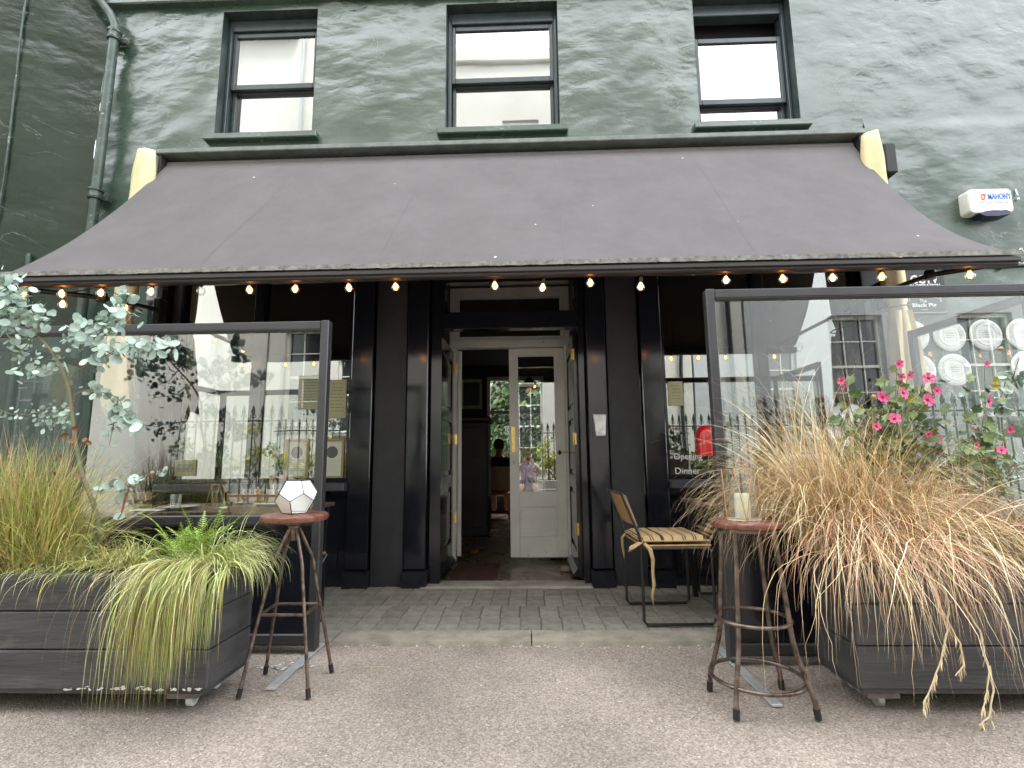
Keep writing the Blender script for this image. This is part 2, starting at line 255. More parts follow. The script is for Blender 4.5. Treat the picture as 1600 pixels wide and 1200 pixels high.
# awning cloth: charcoal canvas, faint weave, droppings, paler crease near the front
def awning_mat():
    m = mat('awning_cloth', (0.115, 0.103, 0.110), 0.9, spec=0.15, bump=0.3, bscale=110, bdist=0.003)
    nt = m.node_tree; N = nt.nodes; L = nt.links; b = N['Principled BSDF']; t = N.new('ShaderNodeTexCoord')
    n = N.new('ShaderNodeTexNoise'); n.inputs['Scale'].default_value = 2.2; n.inputs['Detail'].default_value = 10; n.inputs['Roughness'].default_value = 0.75; L.new(t.outputs['Object'], n.inputs['Vector'])
    r = N.new('ShaderNodeValToRGB'); r.color_ramp.elements[0].position = 0.36; r.color_ramp.elements[1].position = 0.64
    r.color_ramp.elements[0].color = (0.046, 0.043, 0.047, 1); r.color_ramp.elements[1].color = (0.092, 0.087, 0.092, 1); L.new(n.outputs['Fac'], r.inputs['Fac'])
    sx = N.new('ShaderNodeSeparateXYZ'); L.new(t.outputs['Object'], sx.inputs[0])
    # pale dust along the crease
    w = N.new('ShaderNodeMath'); w.operation = 'MULTIPLY_ADD'; w.inputs[1].default_value = 0.05; L.new(n.outputs['Fac'], w.inputs[0]); L.new(sx.outputs['Z'], w.inputs[2])
    d = N.new('ShaderNodeMath'); d.operation = 'SUBTRACT'; d.inputs[1].default_value = 2.63; L.new(w.outputs[0], d.inputs[0])
    a = N.new('ShaderNodeMath'); a.operation = 'ABSOLUTE'; L.new(d.outputs[0], a.inputs[0])
    q = N.new('ShaderNodeMapRange'); q.inputs['From Min'].default_value = 0.0; q.inputs['From Max'].default_value = 0.03; q.inputs['To Min'].default_value = 0.35; q.inputs['To Max'].default_value = 0; L.new(a.outputs[0], q.inputs['Value'])
    mx = N.new('ShaderNodeMix'); mx.data_type = 'RGBA'; mx.inputs['B'].default_value = (0.28, 0.27, 0.26, 1); L.new(r.outputs['Color'], mx.inputs['A'])
    mm = N.new('ShaderNodeMath'); mm.operation = 'MULTIPLY'; L.new(q.outputs['Result'], mm.inputs[0]); L.new(n.outputs['Fac'], mm.inputs[1]); L.new(mm.outputs[0], mx.inputs['Factor'])
    # brighter light towards the front put into the colour, along with pale dust
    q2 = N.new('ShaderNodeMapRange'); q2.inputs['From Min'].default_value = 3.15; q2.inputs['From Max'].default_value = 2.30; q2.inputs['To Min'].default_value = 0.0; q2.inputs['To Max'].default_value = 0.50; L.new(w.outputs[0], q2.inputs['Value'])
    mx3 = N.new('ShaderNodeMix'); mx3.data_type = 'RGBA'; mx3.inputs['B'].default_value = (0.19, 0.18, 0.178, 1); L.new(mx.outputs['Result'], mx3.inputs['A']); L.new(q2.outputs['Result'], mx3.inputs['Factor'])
    v = N.new('ShaderNodeTexVoronoi'); v.inputs['Scale'].default_value = 7; L.new(t.outputs['Object'], v.inputs['Vector'])
    s2 = N.new('ShaderNodeSeparateColor'); L.new(v.outputs['Color'], s2.inputs['Color'])
    q3 = N.new('ShaderNodeMapRange'); q3.inputs['From Min'].default_value = 0.75; q3.inputs['From Max'].default_value = 1.0; q3.inputs['To Min'].default_value = 0.0; q3.inputs['To Max'].default_value = 0.075; L.new(s2.outputs['Red'], q3.inputs['Value'])
    lt = N.new('ShaderNodeMath'); lt.operation = 'LESS_THAN'; L.new(v.outputs['Distance'], lt.inputs[0]); L.new(q3.outputs['Result'], lt.inputs[1])
    mx2 = N.new('ShaderNodeMix'); mx2.data_type = 'RGBA'; mx2.inputs['B'].default_value = (0.6, 0.6, 0.58, 1); L.new(mx3.outputs['Result'], mx2.inputs['A']); L.new(lt.outputs[0], mx2.inputs['Factor'])
    L.new(mx2.outputs['Result'], b.inputs['Base Color'])
    return m
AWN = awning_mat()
mat('awning_edge', (0.11, 0.105, 0.10), 0.95, col2=(0.24, 0.235, 0.21), vscale=22, bump=0.8, bscale=60, bdist=0.006)
mat('awning_bar', (0.035, 0.030, 0.030), 0.5, var=0.2, vscale=8, stretch=(0.3, 1, 4))

def M(x): return MATS[x] if isinstance(x, str) else x

# ------------------------------------------------------------------ mesh builder
class MB:
    def __init__(s): s.v = []; s.f = []; s.t = []; s.mi = []; s.cur = 0.5; s.m = 0
    def quad(s, a, b, c, d): s.poly((a, b, c, d))
    def poly(s, pts):
        n = len(s.v); s.v += [tuple(p) for p in pts]; s.t += [s.cur] * len(pts); s.f.append(tuple(range(n, n + len(pts)))); s.mi.append(s.m)
    def box(s, x0, x1, y0, y1, z0, z1, bev=0.0):
        x0, x1 = min(x0, x1), max(x0, x1); y0, y1 = min(y0, y1), max(y0, y1); z0, z1 = min(z0, z1), max(z0, z1)
        n = len(s.v); b = min(bev, (x1 - x0) / 3, (y1 - y0) / 3, (z1 - z0) / 3)
        if b <= 0:
            s.v += [(x, y, z) for z in (z0, z1) for y in (y0, y1) for x in (x0, x1)]; s.t += [s.cur] * 8
            fs = [(0, 2, 3, 1), (4, 5, 7, 6), (0, 1, 5, 4), (2, 6, 7, 3), (0, 4, 6, 2), (1, 3, 7, 5)]
            s.f += [tuple(n + i for i in f) for f in fs]; s.mi += [s.m] * 6; return
        bm = bmesh.new(); bmesh.ops.create_cube(bm, size=1)
        for v in bm.verts: v.co = Vector(((x0 + x1) / 2 + v.co.x * (x1 - x0), (y0 + y1) / 2 + v.co.y * (y1 - y0), (z0 + z1) / 2 + v.co.z * (z1 - z0)))
        bmesh.ops.bevel(bm, geom=bm.edges[:], offset=b, segments=1, affect='EDGES'); bm.verts.index_update()
        s.v += [tuple(v.co) for v in bm.verts]; s.t += [s.cur] * len(bm.verts)
        for f in bm.faces: s.f.append(tuple(n + v.index for v in f.verts)); s.mi.append(s.m)
        bm.free()
    def tube(s, pts, r, n=8, cap=True):
        pts = [Vector(p) for p in pts]; rs = r if isinstance(r, (list, tuple)) else [r] * len(pts)
        base = len(s.v); prev = None
        for i, p in enumerate(pts):
            d = (pts[min(i + 1, len(pts) - 1)] - pts[max(i - 1, 0)])
            d = d.normalized() if d.length > 1e-9 else Vector((0, 0, 1))
            if prev is None: a = d.orthogonal().normalized()
            else:
                a = prev - d * prev.dot(d); a = a.normalized() if a.length > 1e-6 else d.orthogonal().normalized()
            prev = a; b = d.cross(a)
            for k in range(n):
                an = 2 * math.pi * k / n; s.v.append(tuple(p + (a * math.cos(an) + b * math.sin(an)) * rs[i])); s.t.append(s.cur)
        for i in range(len(pts) - 1):
            for k in range(n):
                q = base + i * n; s.f.append((q + k, q + (k + 1) % n, q + n + (k + 1) % n, q + n + k)); s.mi.append(s.m)
        if cap:
            s.f.append(tuple(base + k for k in reversed(range(n)))); s.mi.append(s.m)
            q = base + (len(pts) - 1) * n; s.f.append(tuple(q + k for k in range(n))); s.mi.append(s.m)
    def ring(s, c, R0, r, n=32, k=8):
        c = Vector(c); base = len(s.v)
        for i in range(n):
            a = 2 * math.pi * i / n; d = Vector((math.cos(a), math.sin(a), 0))
            for j in range(k):
                b = 2 * math.pi * j / k; s.v.append(tuple(c + d * (R0 + r * math.cos(b)) + Vector((0, 0, r * math.sin(b))))); s.t.append(s.cur)
        for i in range(n):
            for j in range(k):
                s.f.append((base + i * k + j, base + ((i + 1) % n) * k + j, base + ((i + 1) % n) * k + (j + 1) % k, base + i * k + (j + 1) % k)); s.mi.append(s.m)
    def lathe(s, c, prof, n=20, axis='Z'):
        """prof: (radius, height) pairs, turned about a vertical (or y) axis through c"""
        c = Vector(c); base = len(s.v)
        for r, h in prof:
            for k in range(n):
                a = 2 * math.pi * k / n
                p = Vector((r * math.cos(a), r * math.sin(a), h)) if axis == 'Z' else Vector((r * math.cos(a), -h, r * math.sin(a)))
                s.v.append(tuple(c + p)); s.t.append(s.cur)
        for i in range(len(prof) - 1):
            for k in range(n):
                q = base + i * n; s.f.append((q + k, q + (k + 1) % n, q + n + (k + 1) % n, q + n + k)); s.mi.append(s.m)
        for i, rev in ((0, True), (len(prof) - 1, False)):
            if prof[i][0] > 1e-5:
                q = base + i * n; idx = [q + k for k in range(n)]; s.f.append(tuple(reversed(idx) if rev else idx)); s.mi.append(s.m)
    def ribbon(s, pts, w, side=None):
        """flat tapering blade along pts"""
        base = len(s.v); n = len(pts)
        for i, p in enumerate(pts):
            d = pts[min(i + 1, n - 1)] - pts[max(i - 1, 0)]
            a = side if side is not None else d.cross(Vector((0, 0, 1)))
            a = a.normalized() if a.length > 1e-6 else Vector((1, 0, 0))
            u = i / (n - 1); ww = w * (1 - u ** 2.2) * 0.5 + w * 0.05
            s.v += [tuple(p - a * ww), tuple(p + a * ww)]; s.t += [s.cur] * 2
        for i in range(n - 1):
            q = base + 2 * i; s.f.append((q, q + 1, q + 3, q + 2)); s.mi.append(s.m)
    def disc(s, c, nrm, r, n=8, squash=1.0, cup=0.0, d=None):
        nrm = Vector(nrm).normalized(); a = (Vector(d) - nrm * Vector(d).dot(nrm)).normalized() if d is not None else nrm.orthogonal().normalized(); b = nrm.cross(a)
        c = Vector(c); base = len(s.v); s.v.append(tuple(c)); s.t.append(s.cur)
        for k in range(n):
            an = 2 * math.pi * k / n; s.v.append(tuple(c + a * (r * math.cos(an)) + b * (r * squash * math.sin(an)) + nrm * cup * r * (1 if k % 2 else 0.7))); s.t.append(s.cur)
        for k in range(n): s.f.append((base, base + 1 + k, base + 1 + (k + 1) % n)); s.mi.append(s.m)
    def mesh(s, name, mats, off=Vector((0, 0, 0)), smooth=False):
        me = bpy.data.meshes.new(name)
        me.from_pydata([(v[0] - off.x, v[1] - off.y, v[2] - off.z) for v in s.v], [], s.f)
        for m_ in (mats if isinstance(mats, (list, tuple)) else [mats]): me.materials.append(M(m_))
        me.polygons.foreach_set('material_index', s.mi)
        if smooth: me.polygons.foreach_set('use_smooth', [True] * len(me.polygons))
        if any(t != 0.5 for t in s.t):
            at_ = me.attributes.new('tint', 'FLOAT', 'POINT'); at_.data.foreach_set('value', s.t)
        me.update(); return me
    def build(s, name, mats, parent=None, smooth=False, kind=None, label=None, origin=None):
        base = Vector(parent['_w']) if parent is not None and '_w' in parent else Vector((0, 0, 0))
        o_ = Vector(origin) if origin is not None else base
        o = bpy.data.objects.new(name, s.mesh(name, mats, o_, smooth)); COL.objects.link(o)
        if parent is not None: o.parent = parent
        o.location = o_ - base; o['_w'] = tuple(o_)
        if smooth and smooth != 'all':
            try: o.data.set_sharp_from_angle(angle=R(40))
            except Exception: pass
        if kind: o['kind'] = kind
        if label: o['label'] = label
        return o
def tag(o, label, cat=None, group=None, kind=None):
    if label: o['label'] = label
    if cat: o['category'] = cat
    if group: o['group'] = group
    if kind: o['kind'] = kind
    return o
def thing(name, label, cat, loc=(0, 0, 0), group=None):
    o = bpy.data.objects.new(name, None); COL.objects.link(o); o.location = loc; o['_w'] = tuple(loc); o.empty_display_size = 0.1
    return tag(o, label, cat, group)
def struct(name, mb, mats, smooth=False): return mb.build(name, mats, None, smooth, 'structure')
def bx(name, m, parent, *a, bev=0.0, **k):
    b = MB(); b.box(*a, bev=bev); return b.build(name, m, parent, **k)
def piece(name, me, parent, loc, rot=None, label=None):
    """one more piece that shares mesh me; loc in world coordinates"""
    o = bpy.data.objects.new(name, me); COL.objects.link(o); o.parent = parent; o.location = Vector(loc) - Vector(parent['_w']); o['_w'] = tuple(loc)
    if rot: o.rotation_euler = rot
    if label: o['label'] = label
    return o
def copy_tree(o, parent=None, loc=None, label=None, rotz=None):
    c = o.copy(); COL.objects.link(c); c.parent = parent
    if loc is not None: c.location = loc; c['_w'] = tuple(loc)
    if rotz is not None: c.rotation_euler = (0, 0, rotz)
    if label: c['label'] = label
    for ch in [q for q in COL.objects if q.parent == o]: copy_tree(ch, c)
    return c
def text(name, s, m, parent, loc, size, width=None, rot=(R(90), 0, 0), align='CENTER', ext=0.0012, curve_ring=None, bold=0.0):
    cu = bpy.data.curves.new(name, 'FONT'); cu.body = s; cu.size = size; cu.extrude = ext; cu.align_x = align; cu.align_y = 'CENTER'; cu.offset = bold; cu.resolution_u = 3
    tmp = bpy.data.objects.new('tmp', cu); COL.objects.link(tmp)
    dg = bpy.context.evaluated_depsgraph_get(); me = bpy.data.meshes.new_from_object(tmp.evaluated_get(dg)); bpy.data.objects.remove(tmp)
    me.materials.clear(); me.materials.append(M(m))
    xs = [v.co.x for v in me.vertices]; sx = 1.0
    if width and xs: sx = width / (max(xs) - min(xs))
    rm = Matrix((( 1, 0, 0), (0, 0, -1), (0, 1, 0)))
    for v in me.vertices:
        p = rm @ Vector((v.co.x * sx, v.co.y, v.co.z)); v.co = p
    if parent is None: return me
    o = bpy.data.objects.new(name, me); COL.objects.link(o); o.parent = parent; o.location = Vector(loc) - Vector(parent['_w']); o['_w'] = tuple(loc)
    return o

# =================================================================== SETTING
b = MB()
b.quad((-80, -60, 0), (80, -60, 0), (80, -1.30, 0), (-80, -1.30, 0)); lane = struct('road', b, ASPH)
b = MB(); b.box(-30, 30, -1.30, 14, -0.3, -0.01); struct('ground', b, 'joint_sand')

# pavement of narrow stone setts with their joints, and a concrete kerb strip
b = MB(); b.box(-9, 9, -1.12, -0.002, -0.009, 0.012); pave = struct('pavement', b, 'joint_sand')
SW, ROWS = 0.131, [(-1.115, -0.845), (-0.84, -0.57), (-0.565, -0.295), (-0.29, -0.005)]
def sett(w, l, seed):
    rr = random.Random(seed); q = MB(); q.box(-w / 2 + .003, w / 2 - .003, -l / 2 + .003, l / 2 - .003, -0.02, 0.0, bev=0.005)
    q.v = [(x + rr.uniform(-.002, .002), y + rr.uniform(-.002, .002), z + rr.uniform(-.0015, .0015)) for x, y, z in q.v]
    return q.mesh('paving_stone', 'paving_stone')
far = MB()
for ri, (y0, y1) in enumerate(ROWS):
    ms = [sett(SW, y1 - y0, ri * 10 + k) for k in range(4)]
    off = random.uniform(-.03, .03); x = -8.9 + off
    while x < 8.9:
        if -2.4 < x < 2.6:
            piece('paving_stone', random.choice(ms), pave, (x, (y0 + y1) / 2, 0.020 + random.uniform(-.0025, .0025)), (random.uniform(-.012, .012), random.uniform(-.012, .012), random.uniform(-.012, .012)))
        else: far.box(x - SW / 2 + .003, x + SW / 2 - .003, y0 + .003, y1 - .003, 0.0, 0.019)
        x += SW
far.build('paving_stones', 'paving_stone', pave, kind='stuff')
kerb = thing('kerb', None, None, (0, -1.21, 0)); kerb['kind'] = 'structure'
x = -9.2
while x < 9:
    w = 1.15; q = MB(); nx = 24
    rr = random.Random(int(x * 100)); tops = []
    for i in range(nx + 1):
        u = x + .004 + (w - .008) * i / nx; e = -1.305 + noise.noise(Vector((u * 6, 0, 0))) * 0.010 + rr.uniform(-.004, .004)
        tops.append((u, e))
    for i in range(nx):
        (u0, e0), (u1, e1) = tops[i], tops[i + 1]
        q.quad((u0, e0, .024), (u1, e1, .024), (u1, -1.119, .026), (u0, -1.119, .026))
        q.quad((u0, e0 - .008, 0.0), (u1, e1 - .008, 0.0), (u1, e1, .024), (u0, e0, .024))
    q.box(x + .004, x + w - .004, -1.29, -1.119, -.05, .020)
    q.build('kerbstone', 'kerb_concrete', kerb); x += w
# small pale grit and bits of leaf along the kerb and on the asphalt
b = MB(); rr = random.Random(5)
for i in range(420):
    if i < 230: x, y, z = rr.uniform(-2.2, 2.2), -1.32 + rr.gauss(0, .018), .004
    else: x, y, z = rr.uniform(-3, 3), rr.uniform(-3.4, -1.35), .004
    s = rr.uniform(.003, .009)
    b.cur = rr.random(); b.disc((x, y, z + rr.uniform(0, .003)), (rr.uniform(-.3, .3), rr.uniform(-.3, .3), 1), s, n=5, squash=rr.uniform(.3, 1))
tag(b.build('grit', 'chip_white'), 'pale grit and bits of leaf scattered along the kerb and over the asphalt', None, kind='stuff')
for i, ((ax, ay), (bx_, by), cz, lb) in enumerate([((-.97, -1.69), (-.72, -1.63), .02, 'long dry straw lying on the asphalt right of the stool with the geometric lantern'),
                                ((1.02, -1.92), (1.22, -1.76), .025, 'dry reddish straw lying on the asphalt between the legs of the ringed stool'),
                                ((-1.22, -1.93), (-1.12, -1.945), .008, 'short pale straw between the front feet of the stool with the geometric lantern'),
                                ((.78, -1.80), (.86, -1.83), .008, 'short pale straw on the asphalt by the left legs of the ringed stool')]):
    q = MB(); n = 7
    q.tube([(ax + (bx_ - ax) * k / n, ay + (by - ay) * k / n + .012 * math.sin(k * 1.1), .004 + cz * math.sin(math.pi * k / n)) for k in range(n + 1)], .0018, 4)
    tag(q.build('straw', 'blade_pale'), lb, 'straw', 'dry straws lying on the asphalt')

# ------------------------------------------------------------------ the pub building
pub = thing('pub_building', 'dark green rendered pub building with black shopfront and three sash windows', 'building', (0, 0, 0))
UP = [(-2.95, -2.01, 4.10, 5.45), (-0.74, 0.335, 4.09, 5.44), (1.63, 2.54, 4.07, 5.43)]
def plaster(x0, x1, z0, z1, holes, step, seed=0, amp=0.014, yb=0.0, ledge=None):
    xs = sorted(set([round(x0 + (x1 - x0) * i / max(1, int((x1 - x0) / step)), 4) for i in range(max(1, int((x1 - x0) / step)) + 1)] + [h[k] for h in holes for k in (0, 1) if x0 < h[k] < x1]))
    zs = sorted(set([round(z0 + (z1 - z0) * i / max(1, int((z1 - z0) / step)), 4) for i in range(max(1, int((z1 - z0) / step)) + 1)] + [h[k] for h in holes for k in (2, 3) if z0 < h[k] < z1]))
    q = MB(); nx = len(xs)
    for z in zs:
        for x in xs:
            d = 1.0
            for h in holes:
                dx = max(h[0] - x, 0, x - h[1]); dz = max(h[2] - z, 0, z - h[3]); d = min(d, math.hypot(dx, dz) / .12)
            p = Vector((x * 1.0 + seed, z * 1.4 - x * .35, 0))
            n = noise.noise(p * 1.7) * 1.2 + noise.noise(p * 4.5 + Vector((7, 0, 0))) * 0.55 + abs(noise.noise(p * 9)) * 0.3
            y = yb - amp * n * d
            if ledge and z < ledge + noise.noise(Vector((x * 3, 0, 5))) * .012: y -= .012
            q.v.append((x, y, z)); q.t.append(.5)
    for j in range(len(zs) - 1):
        for i in range(nx - 1):
            cx, cz = (xs[i] + xs[i + 1]) / 2, (zs[j] + zs[j + 1]) / 2
            if any(h[0] < cx < h[1] and h[2] < cz < h[3] for h in holes): continue
            a = j * nx + i; q.f.append((a, a + 1, a + 1 + nx, a + nx)); q.mi.append(0)
    return q
q = plaster(-4.1, 3.1, 2.9, 5.52, UP, .045); q.build('wall', GREEN, pub, smooth='all')
q = plaster(3.1, 8.5, 0.0, 5.52, [], .05, ledge=4.03); q.build('wall', GREEN, pub, smooth='all')
q = plaster(-4.1, -3.42, 0.0, 2.9, [], .06); q.build('wall', GREEN, pub, smooth='all')
q = plaster(-4.1, 8.5, 5.62, 9.0, [], .12); q.build('wall', GREEN, pub, smooth='all')
bx('roof', 'slate', pub, -4.1, 8.5, -0.25, 6.5, 9.0, 9.2)
b = MB(); b.box(-4.1, 8.5, -0.075, 0.3, 5.52, 5.62, bev=.012); b.build('string_course', GREEN, pub)
bx('wall', 'soffit_black', pub, -4.1, 8.5, 0.34, 0.5, 2.9, 9.0)          # inner leaf behind the plaster
# neighbouring wing, turned a little towards the lane
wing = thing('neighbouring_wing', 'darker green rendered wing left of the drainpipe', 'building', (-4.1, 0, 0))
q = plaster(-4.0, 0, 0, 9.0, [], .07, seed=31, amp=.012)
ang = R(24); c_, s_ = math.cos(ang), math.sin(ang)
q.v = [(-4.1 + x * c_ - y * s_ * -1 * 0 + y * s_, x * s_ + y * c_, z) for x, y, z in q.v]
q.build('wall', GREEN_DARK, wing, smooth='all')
q = MB(); rr = random.Random(3)
for k in range(60):                                            # thin paint-crusted cable down the wing
    pass
pts = []; z = 6.6
while z > 2.2:
    x = -.62 + .012 * math.sin(z * 2.1); pts.append((-4.1 + x * c_, x * s_ - .03, z)); z -= .08
q.tube(pts, [rr.uniform(.004, .011) for _ in pts], 6)
q.build('cable', 'pipe_paint', wing)

# sash windows upstairs
def sash_window(i, x0, x1, z0, z1, meet, drop=0.0, label=None):
    w = thing('sash_window', label, None, ((x0 + x1) / 2, .0, z0))
    w.parent = pub; w['_w'] = ((x0 + x1) / 2, 0, z0)
    if label: w['label'] = label
    f = MB(); d0, d1 = .10, .24
    rv = MB()                                                  # reveals
    rv.quad((x0, -.004, z0), (x0, .3, z0), (x0, .3, z1), (x0, -.004, z1)); rv.quad((x1, -.004, z0), (x1, -.004, z1), (x1, .3, z1), (x1, .3, z0))
    rv.quad((x0, -.004, z1), (x0, .3, z1), (x1, .3, z1), (x1, -.004, z1)); rv.quad((x0, -.004, z0), (x1, -.004, z0), (x1, .3, z0), (x0, .3, z0))
    rv.build('reveal', 'green_trim', w)
    a, bb = .032, .075
    f.box(x0 + .003, x0 + a, .10, .22, z0 + .02, z1 - .003, bev=.005); f.box(x1 - a, x1 - .003, .10, .22, z0 + .02, z1 - .003, bev=.005)
    f.box(x0 + a + .001, x1 - a - .001, .10, .22, z1 - .12, z1 - .003, bev=.006)
    f.box(x0 + a + .001, x0 + a + .007, .112, .124, z0 + .02, z1 - .12); f.box(x1 - a - .007, x1 - a - .001, .112, .124, z0 + .02, z1 - .12)
    f.build('frame', 'sash_paint', w)
    l, r = x0 + a + .008, x1 - a - .008
    def sash(y, za, zb, tb, bb_):
        s = MB(); st = .034
        s.box(l, l + st, y, y + .036, za, zb, bev=.004); s.box(r - st, r, y, y + .036, za, zb, bev=.004)
        s.box(l + st + .001, r - st - .001, y + .001, y + .035, zb - tb, zb, bev=.004); s.box(l + st + .001, r - st - .001, y + .001, y + .035, za, za + bb_, bev=.004)
        o = s.build('sash', 'sash_paint', w)
        g = MB(); g.quad((l + st - .003, y + .02, za + bb_ - .003), (r - st + .003, y + .02, za + bb_ - .003), (r - st + .003, y + .02, zb - tb + .003), (l + st - .003, y + .02, zb - tb + .003))
        g.build('pane', UPPANE, w)
    sash(.125, meet, z1 - .125 - drop, .05, .055)
    sash(.175, z0 + .035, meet + .04, .05, .07)
    for hx in ((l + r) / 2,):
        q = MB(); q.box(hx - .02, hx + .02, .16, .175, meet + .04, meet + .055); q.build('catch', 'brass', w)
    s = MB(); s.box(x0 - .07, x1 + .07, -.07, .12, z0 - .055, z0 + .008, bev=.008); s.build('window_sill', GREEN, w)
    bk = MB(); bk.box(x0 - .1, x1 + .1, .8, .82, z0 - .2, z1 + .2); bk.build('interior_backing', 'lime_wall_grey', w)
    # net-coloured blind side: plain box so that no daylight leaks in
    bk = MB(); bk.box(x0 - .1, x0 - .08, .24, .8, z0 - .2, z1 + .2); bk.box(x1 + .08, x1 + .1, .24, .8, z0 - .2, z1 + .2); bk.box(x0 - .08, x1 + .08, .24, .8, z0 - .22, z0 - .2); bk.box(x0 - .08, x1 + .08, .24, .8, z1 + .2, z1 + .22)
    bk.build('room_side', 'interior_wall', w)
    return w
# sashes and panes would be a fourth level, so window pieces hang straight off each window thing
def as_thing(w, label): w.parent = None; tag(w, label, 'window', 'sash windows above the awning')
for i, (u, meet, drop, lb) in enumerate(zip(UP, (4.70, 4.69, 4.38), (0, 0, .22), (
        'green sash window reflecting a gable, leftmost above the awning, beside the drainpipe',
        'middle green sash window above the awning, over the doorway',
        'rightmost sash window above the awning, its upper sash slid partly down'))):
    w = sash_window(i, *u, meet, drop, None); as_thing(w, lb)

# drainpipe with collars and a swan neck
dp = thing('drainpipe', 'green painted cast iron drainpipe with collars at the corner left of the awning', 'drainpipe', (-3.96, -.1, 0))
q = MB(); q.tube([(-3.97, -.10, 0), (-3.95, -.10, 5.12)], .042, 14); q.build('pipe', 'pipe_paint', dp, smooth=True)
q = MB(); q.tube([(-3.95, -.10, 5.10), (-3.95, -.10, 5.25), (-4.0, -.11, 5.36), (-4.12, -.14, 5.52), (-4.25, -.2, 5.70), (-4.27, -.2, 6.2)], .040, 12); q.build('swan_neck', 'pipe_paint', dp, smooth=True)
for z in (5.14, 3.50, 1.75):
    q = MB(); q.lathe((-3.95 - (5.1 - z) * .004, -.10, z - .05), [(.044, 0), (.058, .002), (.060, .02), (.052, .03), (.052, .07), (.061, .08), (.061, .10), (.044, .105)], 16); q.box(-4.05, -3.87, -.06, -.02, z - .04, z + .0); q.build('collar', 'pipe_paint', dp, smooth=True)
q = MB(); q.tube([(-4.42, -.19, 2.9), (-4.42, -.19, 0)], .022, 10); tag(q.build('conduit', 'pipe_paint', smooth=True), 'thin green painted conduit on the wall left of the drainpipe', 'pipe')

# ------------------------------------------------------------------ shopfront
sf = thing('shopfront', 'black painted wooden pub shopfront with pilasters and plate glass windows', 'shopfront', (0, 0, 0))
q = MB(); q.box(-3.42, 3.1, .0, .3, 2.72, 2.898); q.build('fascia', 'black_satin', sf)
def pil(x0, x1, m='black_gloss'):
    q = MB(); q.box(x0, x1, -.055, .10, .16, 2.715, bev=.006); q.build('pilaster', m, sf)
    q = MB(); q.box(x0 - .015, x1 + .015, -.085, .10, -.01, .155, bev=.010); q.build('plinth_block', m, sf)
def flat(x0, x1, y=-.012, m='black_satin'):
    q = MB(); q.box(x0, x1, y, .10, -.01, 2.715); q.build('flat_panel', m, sf)
pil(-1.53, -1.345); flat(-1.328, -1.060); pil(-1.043, -.862); flat(-.845, -.755, .02, 'black_gloss')
pil(.507, .672); flat(.689, .955); pil(.972, 1.150); flat(.445, .490, .02, 'black_gloss')
pil(-3.40, -3.22); flat(-3.205, -3.13, .0); pil(2.88, 3.08)
def shop_window(x0, x1, mull, parent=sf):
    f = MB(); z0, z1 = .87, 2.70
    f.box(x0, x1, .0, .09, z0, z0 + .035, bev=.004); f.box(x0, x1, .0, .09, z1 - .03, z1 + .012)
    f.box(x0, x0 + .02, .0, .09, z0 + .036, z1 - .031); f.box(x1 - .02, x1, .0, .09, z0 + .036, z1 - .031)
    f.box(mull - .045, mull + .045, -.012, .09, z0 + .036, z1 - .031, bev=.006)
    f.build('window_frame', 'black_gloss', parent)
    for a, b_ in ((x0 + .02, mull - .045), (mull + .045, x1 - .02)):
        g = MB(); g.quad((a - .002, .045, z0 + .03), (b_ + .002, .045, z0 + .03), (b_ + .002, .045, z1 - .025), (a - .002, .045, z1 - .025)); g.build('pane', PANE, parent)
    s = MB(); s.box(x0 - .02 if x0 < 0 else x0 - .015, x1 + .015, -.14, .0 - .001, .80, .868, bev=.008); s.build('window_sill', 'sill_paint', parent)
    r_ = MB(); r_.box(x0, x1, -.005, .09, .0, .798); r_.build('stall_riser', 'black_gloss', parent)
    n = 3 if x1 - x0 > 1.5 else 2
    for k in range(n):
        a = x0 + (x1 - x0) * k / n + .06; b_ = x0 + (x1 - x0) * (k + 1) / n - .06
        p = MB(); p.box(a, b_, -.020, -.0055, .14, .70, bev=.008); p.build('riser_panel', 'black_gloss', parent)
mat('sill_paint', (0.055, 0.055, 0.070), 0.3, var=.15)
shop_window(-3.125, -1.545, -2.40); shop_window(1.165, 2.865, 2.02)
# doorway: transom bar, fanlight, vestibule
q = MB(); q.box(-.75, .44, .0, .10, 2.19, 2.345, bev=.006); q.build('transom_bar', 'black_gloss', sf)
q = MB(); q.box(-.75, .44, .005, .10, 2.62, 2.715); q.box(-.75, -.725, .01, .09, 2.346, 2.619); q.box(.415, .44, .01, .09, 2.346, 2.619); q.build('fanlight_frame', 'black_gloss', sf)
q = MB(); q.quad((-.725, .05, 2.346), (.415, .05, 2.346), (.415, .05, 2.62), (-.725, .05, 2.62)); q.build('fanlight_pane', THIN, sf)
q = MB(); q.box(-.93, -.835, .101, 1.0, 0, 2.9); q.box(.455, .55, .101, 1.0, 0, 2.9); q.build('vestibule_wall', 'black_satin', sf)
q = MB(); q.box(-.93, .55, .101, 1.05, 2.901, 2.95); q.build('vestibule_ceiling', 'interior_wall', sf)
q = MB(); q.box(-.90, .50, -.09, .135, -.02, .034, bev=.008); q.build('threshold', 'threshold_stone', sf)

